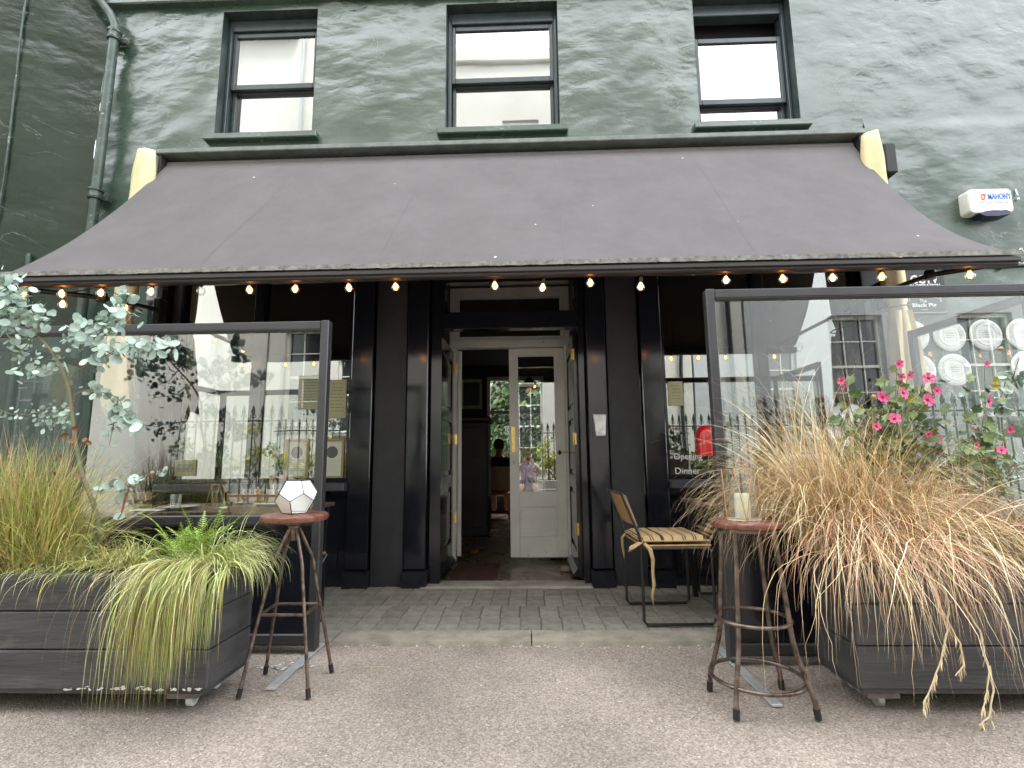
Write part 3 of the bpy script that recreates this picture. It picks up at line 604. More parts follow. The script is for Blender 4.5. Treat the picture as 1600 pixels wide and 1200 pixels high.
# white inner door frame with fanlight, fixed in the vestibule
q = MB(); q.box(-.835, -.752, .97, 1.07, .03, 2.23, bev=.005); q.box(.385, .455, .97, 1.07, .03, 2.23, bev=.005); q.box(-.835, .455, .965, 1.075, 2.231, 2.325, bev=.006)
q.box(-.834, -.77, .98, 1.06, 2.326, 2.90); q.box(.39, .454, .98, 1.06, 2.326, 2.90); q.box(-.769, .389, .98, 1.06, 2.83, 2.899)
q.box(-.765, -.735, .985, 1.055, 2.327, 2.829); q.box(.355, .385, .985, 1.055, 2.327, 2.829); q.box(-.734, .354, .985, 1.055, 2.79, 2.829); q.box(-.734, .354, .985, 1.055, 2.327, 2.355)
q.build('inner_door_frame', 'white_paint', sf)
q = MB(); q.quad((-.734, 1.02, 2.355), (.354, 1.02, 2.355), (.354, 1.02, 2.79), (-.734, 1.02, 2.79)); q.build('inner_fanlight_pane', THIN, sf)

# right inner door, shut
dr = thing('glazed_door', 'white half-glazed inner door, shut, with brass lock plate', 'door', (-.20, 1.0, .05))
x0, x1, z0, z1 = -.200, .383, .062, 2.222
q = MB()
q.box(x0, x0 + .097, 1.0, 1.042, z0, z1, bev=.003); q.box(x1 - .103, x1, 1.0, 1.042, z0, z1, bev=.003)
q.box(x0 + .098, x1 - .104, 1.001, 1.041, z1 - .085, z1); q.box(x0 + .098, x1 - .104, 1.001, 1.041, .565, .715); q.box(x0 + .098, x1 - .104, 1.001, 1.041, z0, .262)
q.build('door_frame', 'white_paint', dr)
q = MB(); q.box(x0 + .098, x1 - .104, 1.012, 1.03, .263, .564); q.box(x0 + .125, x1 - .131, 1.004, 1.012, .295, .532, bev=.005); q.build('panel', 'white_paint', dr)
for a in ((x0 + .098, x0 + .108, .264, .563), (x1 - .114, x1 - .104, .264, .563)): bx('moulding', 'white_paint', dr, a[0], a[1], 1.002, 1.0115, a[2], a[3], bev=.002)
for a in ((x0 + .109, x1 - .115, .264, .274), (x0 + .109, x1 - .115, .553, .563)): bx('moulding', 'white_paint', dr, a[0], a[1], 1.002, 1.0115, a[2], a[3], bev=.002)
DOORPANE = glass_mat('door_glass', 0.34, 0.9)
q = MB(); q.quad((x0 + .096, 1.02, .714), (x1 - .102, 1.02, .714), (x1 - .102, 1.02, z1 - .084), (x0 + .096, 1.02, z1 - .084)); q.build('pane', DOORPANE, dr)
q = MB(); q.box(x0 + .018, x0 + .062, .996, .9998, 1.12, 1.385, bev=.001); q.build('lock_plate', 'brass', dr)
q = MB(); q.box(x1 + .0005, x1 + .012, .992, 1.0, 1.2, 1.28); q.build('hinge', 'brass', dr)
# left inner door, swung into the room
dl = thing('open_inner_door', 'white inner door swung open into the dark room, seen edge on', 'door', (-.75, 1.07, .05))
q = MB(); q.box(-.752, -.712, 1.076, 1.18, .062, 2.222, bev=.003); q.box(-.752, -.712, 1.56, 1.66, .062, 2.222, bev=.003); q.box(-.751, -.713, 1.181, 1.559, 2.13, 2.222); q.box(-.751, -.713, 1.181, 1.559, .062, .715)
q.build('door_frame', 'white_paint', dl)
q = MB(); q.quad((-.732, 1.18, .714), (-.732, 1.56, .714), (-.732, 1.56, 2.13), (-.732, 1.18, 2.13)); q.build('pane', THIN, dl)
for z in (2.02, 1.26, .46):
    q = MB(); q.box(-.796, -.768, .9655, .9695, z - .055, z + .055); q.build('hinge', 'brass', dl)
q = MB(); q.tube([(-.706, 1.60, 1.0), (-.68, 1.60, 1.0), (-.68, 1.60, 1.30), (-.706, 1.60, 1.30)], .007, 8); q.build('pull_handle', 'brass', dl)
dl.rotation_euler = (0, 0, R(12))
# black outer doors folded back against the vestibule sides
def outer_door(xh, sgn, label):
    """xh: face towards the opening; sgn: +1 when the wall is to the right"""
    d = thing('folded_outer_door', label, 'door', (xh, .12, .04), 'black outer doors folded open')
    xa, xb = xh, xh + sgn * .045
    q = MB(); y0, y1 = .14, .935
    q.box(xa, xb, y0, y0 + .095, .05, 2.18, bev=.004); q.box(xa, xb, y1 - .095, y1, .05, 2.18, bev=.004)
    for za, zb in ((.05, .24), (.78, .90), (1.42, 1.52), (2.06, 2.18)): q.box(xa + sgn * .001, xb - sgn * .001, y0 + .096, y1 - .096, za, zb)
    q.build('door_frame', 'black_gloss', d)
    for za, zb in ((.241, .779), (.901, 1.419), (1.521, 2.059)):
        q = MB(); q.box(xa + sgn * .015, xb - sgn * .004, y0 + .096, y1 - .096, za, zb); q.box(xa + sgn * .006, xa + sgn * .0145, y0 + .14, y1 - .14, za + .045, zb - .045, bev=.004); q.build('panel', 'black_gloss', d)
    q = MB(); xs = xa - sgn * .04                                # weather bar at the foot
    for k in range(2):
        pass
    q.v += [(xa - sgn * .001, y0 + .05, .05), (xs, y0 + .05, .05), (xs, y0 + .05, .065), (xa - sgn * .001, y0 + .05, .115), (xa - sgn * .001, y1 - .05, .05), (xs, y1 - .05, .05), (xs, y1 - .05, .065), (xa - sgn * .001, y1 - .05, .115)]
    q.t += [.5] * 8; q.f += [(0, 1, 2, 3), (7, 6, 5, 4), (1, 5, 6, 2), (2, 6, 7, 3), (0, 4, 5, 1)]; q.mi += [0] * 5
    q.build('weather_bar', 'black_gloss', d)
    for z in (1.97, 1.22, .45):
        q = MB(); q.tube([(xa - sgn * .012, .118, z - .055), (xa - sgn * .012, .118, z + .055)], .008, 8); q.box(min(xa - sgn * .012, xa + sgn * .012), max(xa - sgn * .012, xa + sgn * .012), .119, .137, z - .05, z + .05); q.build('hinge', 'brass', d)
    return d
outer_door(-.785, -1, 'black panelled outer door folded open against the left side of the doorway')
rd = outer_door(.405, 1, 'black panelled outer door with a brass key knob, folded open on the right of the doorway')
q = MB(); q.tube([(.404, .86, 1.11), (.33, .86, 1.11)], .006, 8); q.lathe((.31, .86, 1.085), [(.002, 0), (.014, .008), (.022, .025), (.014, .042), (.002, .05)], 10); q.build('key_knob', 'brass', rd, smooth=True)

# ------------------------------------------------------------------ inside
rm = thing('interior', None, None, (0, 1.1, 0)); rm['kind'] = 'structure'
q = MB(); q.box(-5.2, 4.6, .136, 7.6, -.015, .0); q.box(-.83, .45, .136, 1.1, .0, .012); q.build('floor', 'interior_floor', rm)
q = MB(); q.box(-3.4, 3.2, .30, 6.0, 2.95, 3.0); q.build('ceiling', 'interior_wall', rm)
q = MB(); q.box(-3.45, -3.4, .1, 6.0, 0, 3.0); q.box(3.2, 3.25, .1, 6.0, 0, 3.0); q.build('wall', 'interior_wall', rm)
q = MB(); q.box(-3.4, -.835, 6.0, 6.1, 0, 2.95); q.box(.32, 3.2, 6.0, 6.1, 0, 2.95); q.box(-.835, .32, 6.0, 6.1, 0, .37); q.box(-.835, .32, 6.0, 6.1, 2.72, 2.95); q.build('wall', 'interior_wall', rm)
q = MB(); q.box(-3.4, -.931, 1.06, 1.09, .9, 1.0); q.build('dado_rail', 'interior_dark', rm)
gw = MB(); 
for a in ((-.835, -.77), (-.30, -.24), (.255, .32)): gw.box(a[0], a[1], 5.96, 6.04, .37, 2.72)
gw.box(-.769, -.301, 5.97, 6.03, 2.64, 2.72); gw.box(-.239, .254, 5.97, 6.03, 2.64, 2.72); gw.box(-.769, -.301, 5.97, 6.03, 1.96, 2.02); gw.box(-.239, .254, 5.97, 6.03, 1.96, 2.02)
gw.box(-.87, .36, 5.90, 5.959, .33, .37)
gw.build('garden_window_frame', 'white_paint', rm)
q = MB(); q.quad((-.8, 6.0, .37), (.28, 6.0, .37), (.28, 6.0, 2.7), (-.8, 6.0, 2.7)); q.build('garden_window_pane', THIN, rm)
cb = thing('tall_cabinet', 'tall dark cabinet with a cornice inside the doorway', 'cabinet', (-1.2, 3.0, 0))
q = MB(); q.box(-1.55, -.58, 3.0, 3.5, 0, 1.58, bev=.01); q.build('carcass', 'interior_dark', cb)
q = MB(); q.box(-1.60, -.54, 2.95, 3.55, 1.581, 1.66, bev=.02); q.build('cornice', 'interior_dark', cb)
for a in ((-1.53, -1.08), (-1.06, -.60)):
    q = MB(); q.box(a[0], a[1], 2.98, 2.999, .1, 1.5, bev=.006); o = q.build('door', 'interior_dark', cb)
fp = thing('framed_picture', 'dark framed picture hanging on the back wall inside', 'picture', (-1.16, 5.98, 2.37))
q = MB(); q.box(-1.41, -1.37, 5.95, 5.998, 2.02, 2.72); q.box(-.94, -.90, 5.95, 5.998, 2.02, 2.72); q.box(-1.369, -.941, 5.95, 5.998, 2.68, 2.72); q.box(-1.369, -.941, 5.95, 5.998, 2.02, 2.06); q.build('frame', 'interior_dark', fp)
q = MB(); q.box(-1.369, -.941, 5.98, 5.997, 2.061, 2.679); q.build('mount', 'paper', fp)
q = MB(); q.box(-1.32, -.99, 5.975, 5.9795, 2.13, 2.61); q.build('print', 'sign_black', fp)
q = MB(); q.box(-.72, -.30, .16, .95, .0125, .022); tag(q.build('door_mat', 'red_mat'), 'worn dark red mat on the floor just inside the doorway', 'mat')
q = MB(); q.lathe((.33, .62, .013), [(.055, 0), (.06, .01), (.05, .03), (.02, .045), (0.001, .05)], 12); tag(q.build('door_stop_stone', 'threshold_stone', smooth=True), 'pale round pebble holding the right outer door open', 'stone')
q = MB(); q.lathe((-.62, 1.62, .001), [(.05, 0), (.055, .01), (.045, .025), (.001, .035)], 12); tag(q.build('door_stop_stone', 'brass', smooth=True), 'small brass coloured weight on the floor beside the open white door', 'door stop')
def pendant(loc, h, label):
    t = thing('pendant_lamp', label, 'lamp', (loc[0], loc[1], loc[2]), 'pendant lamps inside')
    q = MB(); q.tube([(loc[0], loc[1], loc[2]), (loc[0], loc[1], 2.95)], .006, 6); q.build('cord', 'socket_black', t)
    q = MB(); q.lathe((loc[0], loc[1], loc[2] - .16), [(.14, 0), (.135, .03), (.07, .12), (.03, .17), (.001, .18)], 20); q.build('shade', 'came_dark', t, smooth=True)
    q = MB(); q.lathe((loc[0], loc[1], loc[2] - .20), [(.001, 0), (.03, .012), (.035, .04), (.015, .08), (.001, .085)], 12); q.build('bulb', 'bulb_dim', t, smooth=True)
pendant((.02, 3.2, 2.25), 1, 'dark pendant lamp hanging behind the glazed door')
pendant((-2.2, 2.4, 2.1), 1, 'pendant lamp hanging behind the left shop window')
pendant((2.0, 2.6, 2.1), 1, 'pendant lamp hanging behind the right shop window')


# =================================================================== AWNING
mat('hood_paint', (0.13, 0.15, 0.135), 0.4, var=.25, vscale=9, bump=.2)
aw = thing('awning', 'large charcoal retractable awning over the shopfront, its front edge frayed', 'awning', (-.2, 0, 2.2))
AX0, AX1 = -3.43, 3.02
def aw_pt(u, v):
    """u across, v from roller (0) to front bar (1)"""
    xa = AX0 + .17 * (1 - v) + .0; xb = AX1 - .14 * (1 - v)
    x = xa + (xb - xa) * u
    y = -.16 + (-1.27 + .16) * v; z = 3.735 + (2.285 - 3.735) * v
    edge = .016 + (.055 + .065 * u) * abs(2 * u - 1) ** 4
    s = 4 * v * (1 - v) * edge * (.8 + .4 * v)
    sc = (.016 * noise.noise(Vector((u * 9, v * 2.2, 1))) + .006 * noise.noise(Vector((u * 26 + v * 4, v * 5, 3)))) * math.sin(min(1, v * 1.1) * 2.2)
    return Vector((x, y + s * .55, z - s * .75 + sc))
NU, NV = 96, 22
q = MB()
for j in range(NV + 1):
    for i in range(NU + 1):
        q.v.append(tuple(aw_pt(i / NU, j / NV))); q.t.append(.5)
for j in range(NV):
    for i in range(NU):
        a = j * (NU + 1) + i; q.f.append((a + NU + 1, a + NU + 2, a + 1, a)); q.mi.append(0)
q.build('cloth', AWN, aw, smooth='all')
mat('awning_seam', (0.125, 0.118, 0.124), 0.9)
for u in (.20, .385, .575, .765, ):
    q = MB(); up_ = Vector((0, -.8, .6))
    for j in range(NV + 1):
        v = j / NV; p = aw_pt(u + .004 * math.sin(v * 5), v) + up_ * .0014
        q.v += [tuple(p - Vector((.003, 0, 0))), tuple(p + Vector((.003, 0, 0)))]; q.t += [.5, .5]
        if j: k = 2 * j; q.f.append((k, k + 1, k - 1, k - 2)); q.mi.append(0)
    q.build('seam', 'awning_seam', aw)
q = MB(); q.box(AX0 + .10, AX1 - .07, -.235, .0, 3.805, 3.850, bev=.006); q.build('hood', 'hood_paint', aw)
q = MB(); q.box(AX0 + .12, AX1 - .09, -.05, -.001, 3.56, 3.813); q.build('back_plate', 'soffit_black', aw)
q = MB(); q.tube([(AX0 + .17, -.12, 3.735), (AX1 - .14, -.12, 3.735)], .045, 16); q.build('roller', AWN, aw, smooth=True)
for x in (AX0 + .14, AX1 - .11):
    q = MB(); q.box(x - .012, x + .012, -.22, -.051, 3.60, 3.813, bev=.004); q.build('end_bracket', 'soffit_black', aw)
# front bar with cloth wrapped over it and a ragged lichen-grey lip
q = MB(); q.box(AX0, AX1, -1.30, -1.235, 2.195, 2.262, bev=.008); q.box(AX0 + .001, AX1 - .001, -1.318, -1.30, 2.215, 2.245, bev=.004); q.build('front_bar', 'awning_bar', aw)
q = MB(); n = 420; rr = random.Random(11)
for i in range(n):
    u0, u1 = i / n, (i + 1) / n; xa, xb = AX0 + (AX1 - AX0) * u0, AX0 + (AX1 - AX0) * u1
    h0 = .003 * noise.noise(Vector((xa * 14, 0, 0))) + .003 * noise.noise(Vector((xa * 60, 2, 0))); h1 = .003 * noise.noise(Vector((xb * 14, 0, 0))) + .003 * noise.noise(Vector((xb * 60, 2, 0)))
    T = 2.296; q.quad((xa, -1.326 - h0 * .5, 2.252 + h0), (xb, -1.326 - h1 * .5, 2.252 + h1), (xb, -1.322, T - .012 + h1 * .6), (xa, -1.322, T - .012 + h0 * .6))
    q.quad((xa, -1.322, T - .012 + h0 * .6), (xb, -1.322, T - .012 + h1 * .6), (xb, -1.26, T + .004), (xa, -1.26, T + .004))
q.build('frayed_lip', 'awning_edge', aw)
def arm(pts, label=None):
    q = MB(); q.tube(pts, .017, 10); q.build('folding_arm', 'black_metal', aw, smooth=True)
    q = MB(); q.lathe((pts[1][0], pts[1][1], pts[1][2] - .03), [(.03, 0), (.034, .01), (.034, .05), (.03, .06)], 12); q.build('elbow_joint', 'black_metal', aw, smooth=True)
    q = MB(); q.box(pts[-1][0] - .03, pts[-1][0] + .03, -.16, -.058, pts[-1][2] - .14, pts[-1][2] + .10, bev=.008); q.build('arm_bracket', 'black_metal', aw)
arm([(-3.30, -1.24, 2.19), (-2.98, -1.02, 2.20), (-3.24, -.15, 2.38)])
arm([(2.86, -1.24, 2.21), (2.70, -1.02, 2.24), (3.03, -.15, 2.42)])
q = MB(); q.tube([(AX1 - .005, -1.27, 2.28), (AX1 + .05, -1.27, 2.31), (AX1 + .075, -1.27, 2.26), (AX1 + .05, -1.27, 2.21), (AX1 + .02, -1.27, 2.22)], .004, 6); q.build('winding_hook', 'china', aw)
q = MB(); q.box(-3.37, -3.27, -.12, -.057, 2.47, 2.60, bev=.006); q.tube([(-3.32, -.09, 2.48), (-3.30, -.09, 2.2), (-3.31, -.09, 1.9)], .006, 6); tag(q.build('junction_box', 'steel'), 'small grey junction box on the black pilaster beside the left rolled blind', 'junction box')

# rolled-up canvas side blinds hanging at each end of the awning
def blind(x, name_label, ties, z0, z1, seed, fold):
    t = thing('rolled_side_blind', name_label, 'blind', (x, -.3, z0))
    q = MB(); n, m = 26, 20; rr = random.Random(seed); base = 0
    for j in range(n + 1):
        v = j / n; z = z1 + (z0 - z1) * v
        r = .086
        for tz in ties: r *= 1 - .28 * math.exp(-((z - tz) / .05) ** 2)
        if v < .1: r *= .75 + 2.5 * v
        fl = max(0, (v - .74) / .26); r *= 1 + fl * .5
        cx = x + .02 * math.sin(v * 4 + seed) ; cy = -.30 + .02 * math.cos(v * 5)
        for k in range(m):
            a = 2 * math.pi * k / m
            rad = r * (1 + .12 * math.cos(a * 3 + seed + v * 1.2) + .10 * math.cos(a * 5 + v * 3) + .12 * noise.noise(Vector((math.cos(a) * 1.5, math.sin(a) * 1.5, z * 3 + seed))))
            zz = z + (fl * .12 * math.sin(a * 2 + seed) if fl else 0)
            q.v.append((cx + rad * math.cos(a), cy + rad * math.sin(a) * .8, zz)); q.t.append(.5)
    for j in range(n):
        for k in range(m):
            a = j * m + k; b_ = j * m + (k + 1) % m; q.f.append((a, a + m, b_ + m, b_)); q.mi.append(0)
    q.f.append(tuple(range(m))); q.mi.append(0)
    q.f.append(tuple(reversed(range(n * m, (n + 1) * m)))); q.mi.append(0)
    q.build('canvas_roll', 'canvas', t, smooth='all')
    # loose outer flap with long vertical folds
    q = MB(); w = 9
    for j in range(15):
        v = j / 14; z = ties[0] - .04 - v * (ties[0] - .04 - z0 - fold)
        for k in range(w):
            s = k / (w - 1)
            q.v.append((x - .07 + (.13 + .09 * v) * s + .03 * v * math.sin(seed), -.385 - .015 * math.sin(s * 7 + v * 3) - .02 * v, z - (.09 * v * abs(s - .55)))); q.t.append(.5)
    for j in range(14):
        for k in range(w - 1): a = j * w + k; q.f.append((a, a + w, a + w + 1, a + 1)); q.mi.append(0)
    q.build('loose_flap', 'canvas', t, smooth='all')
    for tz in ties:
        q = MB(); pts = [(x + .10 * math.cos(a), -.305 + .105 * math.sin(a), tz + .012 * math.sin(a + 1)) for a in [2 * math.pi * k / 18 for k in range(19)]]
        q.tube(pts, .006, 6); q.build('strap', 'strap_brown', t)
    return t
blind(-3.375, 'cream canvas side blind rolled and strapped, hanging at the left end of the awning', (2.32, 1.95), 1.52, 3.80, 1.0, .02)
blind(2.965, 'cream canvas side blind rolled and strapped, hanging at the right end of the awning', (2.22,), 1.55, 3.76, 4.0, .0)
q = MB(); q.box(3.17, 3.27, -.12, -.0, 3.50, 3.78, bev=.01); tag(q.build('wall_bracket', 'soffit_black'), 'small dark bracket on the wall outside the right end of the awning', 'bracket')
q = MB(); q.box(-3.60, -3.52, -.12, -.0, 3.52, 3.72, bev=.01); tag(q.build('wall_bracket', 'soffit_black'), 'small dark bracket on the wall outside the left end of the awning', 'bracket')

# festoon lights
fl = thing('festoon_lights', 'string of glowing orange bulbs hung along the front bar of the awning', 'string lights', (0, -1.25, 2.2))
B_PX = [(38, 453, 1), (98, 443, 1), (159, 445, 1), (237, 447, 1), (314, 448, 0), (390, 445, 1), (462, 441, 1), (545, 443, 1), (618, 441, 1), (773, 444, 1), (848, 447, 1), (922, 439, 1), (1001, 445, 1), (1134, 430, 1), (1222, 422, 1), (1300, 425, 1), (1377, 423, 1), (1515, 425, 1)]
gl_ = MB(); gl_.lathe((0, 0, 0), [(.0006, -.042), (.013, -.040), (.023, -.031), (.028, -.018), (.026, -.003), (.018, .010), (.0115, .018), (.010, .022)], 14); ME_GLOBE = gl_.mesh('bulb', THIN, smooth=True)
fi = MB()
for k in range(5):
    a = 2 * math.pi * k / 5; fi.tube([(.004 * math.cos(a), .004 * math.sin(a), .012), (.014 * math.cos(a), .014 * math.sin(a), -.008), (.006 * math.cos(a), .006 * math.sin(a), -.030)], .0034, 5)
ME_FIL = fi.mesh('filament', 'bulb_glow')
so = MB(); so.lathe((0, 0, 0), [(.010, .020), (.0125, .024), (.0125, .048), (.008, .056), (.004, .060)], 12); ME_SOCK = so.mesh('socket', 'socket_black', smooth=True)
def bulb(p, lit, parent, rot=None):
    o = piece('bulb', ME_GLOBE, parent, p, rot)
    if lit:
        f = bpy.data.objects.new('filament', ME_FIL); COL.objects.link(f); f.parent = o
    s = bpy.data.objects.new('socket', ME_SOCK); COL.objects.link(s); s.parent = o
    if not lit: o['label'] = 'unlit clear bulb'
pts = []
for px, py, lit in B_PX:
    p = at(px, py, -1.245); p.z = min(p.z, 2.165); bulb(p, lit, fl, (random.uniform(-.15, .15), random.uniform(-.15, .15), 0)); pts.append(p + Vector((0, 0, .062)))
q = MB(); line = []
for a, b_ in zip(pts, pts[1:]):
    for k in range(6):
        s = k / 6; line.append(a.lerp(b_, s) + Vector((0, 0, -.016 * math.sin(math.pi * s) if (b_ - a).length > .3 else -.003)))
line.append(pts[-1]); q.tube(line, .0032, 6); q.build('cable', 'socket_black', fl)
f2 = thing('festoon_lights', 'short string of orange bulbs hanging along the left folding arm under the awning', 'string lights', (-3.0, -.8, 2.2))
pp = [at(98, 473, -1.15), at(156, 461, -.9), at(196, 478, -.55)]
for p in pp: bulb(p, True, f2)
q = MB(); q.tube([(-3.2, -1.2, 2.20)] + [p + Vector((0, 0, .062)) for p in pp] + [(-3.2, -.16, 2.33)], .0032, 6); q.build('cable', 'socket_black', f2)
# power cables along the wall right of the awning
q = MB()
q.tube([(3.10, -.04, 2.66), (3.5, -.035, 2.655), (4.1, -.035, 2.66), (4.8, -.035, 2.66), (7, -.035, 2.67)], .014, 8); q.tube([(3.1, -.04, 2.70), (3.4, -.04, 2.685), (3.8, -.04, 2.70), (4.4, -.04, 2.69), (7, -.04, 2.71)], .006, 6)
for x in (3.2, 3.65, 4.1, 4.5): q.box(x - .01, x + .01, -.055, -.0, 2.63, 2.72)
tag(q.build('wall_cable', 'pipe_paint'), 'painted cables clipped along the green wall right of the awning', 'cable')
# bulkhead camera on the wall
q = MB(); q.lathe((3.42, -.001, 2.70), [(.05, 0), (.05, .02), (.035, .05), (.001, .065)], 16, axis='Y'); tag(q.build('dome_sensor', 'china', smooth=True), 'small round sensor on the cable run right of the awning', 'sensor')

# =================================================================== SIGNS ON THE WALL
al = thing('alarm_box', 'white alarm box lettered in red and blue on the green wall', 'alarm box', (4.0, -.02, 3.2))
def rbox(x0, x1, y0, y1, z0, z1, r, taper=.02):
    q = MB(); n = 6; out = []
    for (cx, cz, a0) in ((x1 - r, z1 - r, 0), (x0 + r, z1 - r, 90), (x0 + r, z0 + r, 180), (x1 - r, z0 + r, 270)):
        for k in range(n + 1): a = R(a0 + 90 * k / n); out.append((cx + r * math.cos(a), cz + r * math.sin(a)))
    cx, cz = (x0 + x1) / 2, (z0 + z1) / 2; N_ = len(out); lay = []
    for y, s in ((y1, 1.0), (y0 + .018, 1.0 - taper * .3), (y0 + .006, 1 - taper), (y0, 1 - taper * 2.4)):
        for x, z in out: q.v.append((cx + (x - cx) * s, y, cz + (z - cz) * s)); q.t.append(.5)
    for j in range(3):
        for k in range(N_): a = j * N_ + k; b_ = j * N_ + (k + 1) % N_; q.f.append((a, b_, b_ + N_, a + N_)); q.mi.append(0)
    q.f.append(tuple(3 * N_ + k for k in range(N_))); q.mi.append(0)
    return q
rbox(3.83, 4.20, -.115, -.012, 3.105, 3.325, .035).build('cover', 'white_plastic', al, smooth=True)
q = MB(); P_ = [(3.90, 3.098), (3.95, 3.118), (4.02, 3.126), (4.09, 3.122), (4.13, 3.126), (4.16, 3.112), (4.155, 3.085), (4.05, 3.072), (3.95, 3.075)]
N_ = len(P_); q.v = [(x, -.118, z) for x, z in P_] + [(x, -.014, z) for x, z in P_]; q.t = [.5] * (2 * N_); q.f = [tuple(reversed(range(N_)))] + [(k, (k + 1) % N_, (k + 1) % N_ + N_, k + N_) for k in range(N_)]; q.mi = [0] * (N_ + 1)
q.build('strobe_lens', 'navy_plastic', al)
text('lettering', 'MAHONY', 'print_blue', al, (4.088, -.1165, 3.248), .075, .195, bold=.002)
text('lettering', "O'", 'print_red', al, (3.955, -.1165, 3.246), .08, .045, bold=.004)
text('lettering', 'Ph: 021 733018', 'print_grey', al, (4.04, -.1165, 3.195), .028, .235)
q = MB(); q.tube([(4.33, -.02, 3.36), (4.33, -.03, 3.30)], .006, 6); q.lathe((4.33, -.03, 3.255), [(.001, 0), (.011, .006), (.008, .02), (.001, .025)], 8); tag(q.build('wall_hook', 'white_plastic'), 'tiny white hook on the green wall at the right edge', 'hook')

cc = thing('wall_sign', 'black sign reading CCTV in operation, The Black Pig, with a white outline of a pig', 'sign', (3.4, -.01, 2.45))
q = MB(); q.box(3.135, 3.60, -.030, -.018, 2.24, 2.655, bev=.001); q.build('board', 'sign_black', cc)
text('lettering', 'CCTV', 'print_white', cc, (3.43, -.032, 2.545), .10, .235, bold=.003)
text('lettering', 'IN OPERATION', 'print_white', cc, (3.43, -.032, 2.49), .040, .255, bold=.001)
text('lettering', 'The', 'print_white', cc, (3.40, -.032, 2.355), .042, .06)
text('lettering', 'Black Pig', 'print_white', cc, (3.405, -.032, 2.318), .046, .20, bold=.0008)
for a in ((3.16, 3.58, 2.640, 2.6425), (3.16, 3.59, 2.253, 2.2555), (3.38, 3.43, 2.278, 2.281)): bx('rule', 'print_white', cc, a[0], a[1], -.0325, -.0305, a[2], a[3])
q = MB()                                                        # line drawing of a pig: outline strokes
pig = [(3.20, 2.42), (3.225, 2.452), (3.26, 2.462), (3.33, 2.468), (3.42, 2.470), (3.50, 2.466), (3.55, 2.452), (3.565, 2.43), (3.56, 2.40), (3.55, 2.375), (3.553, 2.345), (3.548, 2.345), (3.54, 2.375), (3.49, 2.385), (3.47, 2.385), (3.455, 2.40), (3.40, 2.402), (3.34, 2.402), (3.30, 2.398), (3.285, 2.375), (3.288, 2.35), (3.275, 2.35), (3.27, 2.38), (3.235, 2.392), (3.20, 2.40), (3.188, 2.41), (3.20, 2.42)]
q.tube([(x, -.031, z) for x, z in pig], .0028, 4); q.tube([(3.565, -.031, 2.44), (3.58, -.031, 2.45), (3.575, -.031, 2.46), (3.59, -.031, 2.462)], .002, 4)
q.tube([(3.235, -.031, 2.452), (3.25, -.031, 2.435), (3.262, -.031, 2.458)], .002, 4); q.build('pig_drawing', 'print_white', cc)

# round guide plaques
def ring_text(s, r, size, z0=0, start=90, spread=None, cw=True, m='print_mid', step=None):
    vs_, fs_ = [], []; n = len(s); span = spread or 330
    for i, ch in enumerate(s):
        if ch == ' ': continue
        me = text('t', ch, m, None, None, size, ext=.0006)
        a = R(start - (span * i / max(1, n - 1) - span / 2)) if cw else R(start + (span * i / max(1, n - 1) - span / 2))
        ra = a - R(90) if cw else a + R(90)
        ca, sa = math.cos(ra), math.sin(ra); k = len(vs_)
        for v in me.vertices:
            x, y, z = v.co; vs_.append((x * ca - z * sa + r * math.cos(a), y, x * sa + z * ca + r * math.sin(a)))
        for p in me.polygons: fs_.append(tuple(k + j for j in p.vertices))
        bpy.data.meshes.remove(me)
    return vs_, fs_
def proto_plaque(loc, label):
    t = thing('guide_plaque', label, 'plaque', loc, 'round white guide plaques on the wall')
    q = MB(); q.lathe(loc, [(.134, 0), (.137, .004), (.134, .010), (.130, .012), (.093, .012), (.090, .015), (.084, .015), (.081, .012), (.001, .012)], 48, axis='Y'); q.build('disc', 'plaque_white', t, smooth=True)
    q = MB(); q.v, q.f = ring_text("McKENNAS' GUIDE ", .103, .036, span if False else 0, 90, 205) ; 
    v2, f2_ = ring_text("RECOMMENDED", .121, .020, 0, 270, 120, cw=False); k = len(q.v); q.v = list(q.v) + v2; q.f = list(q.f) + [tuple(k + i for i in f) for f in f2_]
    q.v = [(x + loc[0], y + loc[1] - .0128, z + loc[2]) for x, y, z in q.v]; q.t = [.5] * len(q.v); q.mi = [0] * len(q.f); q.build('ring_lettering', 'print_mid', t)
    q = MB(); Y_ = loc[1] - .0135
    for a in ((-.052, .052, .038, .0405), (-.052, .052, -.045, -.0425), (-.052, -.0495, -.0424, .0379), (.0495, .052, -.0424, .0379), (-.036, .036, .014, .024), (-.036, .036, -.004, .004), (-.03, .03, -.022, -.014), (-.012, .012, .028, .033)):
        q.box(loc[0] + a[0], loc[0] + a[1], Y_, Y_ + .002, loc[2] + a[2], loc[2] + a[3])
    q.build('centre_print', 'print_mid', t)
    return t
pl = []
spots = [((3.28, 2.05), 'round white guide plaque in the upper row, nearest the rolled canvas blind'),
         ((3.585, 2.05), 'round white guide plaque in the upper row, second from the rolled blind'),
         ((3.885, 2.05), 'round white guide plaque in the upper row, third from the rolled blind'),
         ((4.19, 2.05), 'round white guide plaque in the upper row, at the right edge of the photo'),
         ((3.30, 1.755), 'round white guide plaque in the lower row, half hidden by the rolled blind'),
         ((3.59, 1.755), 'round white guide plaque in the lower row, below the second of the upper row'),
         ((4.19, 1.77), 'round white guide plaque in the lower row, at the right edge among leaves')]
p0 = proto_plaque((spots[0][0][0], -.020, spots[0][0][1]), spots[0][1])
for (x, z), lb in spots[1:]: copy_tree(p0, None, (x, -.020, z), lb)

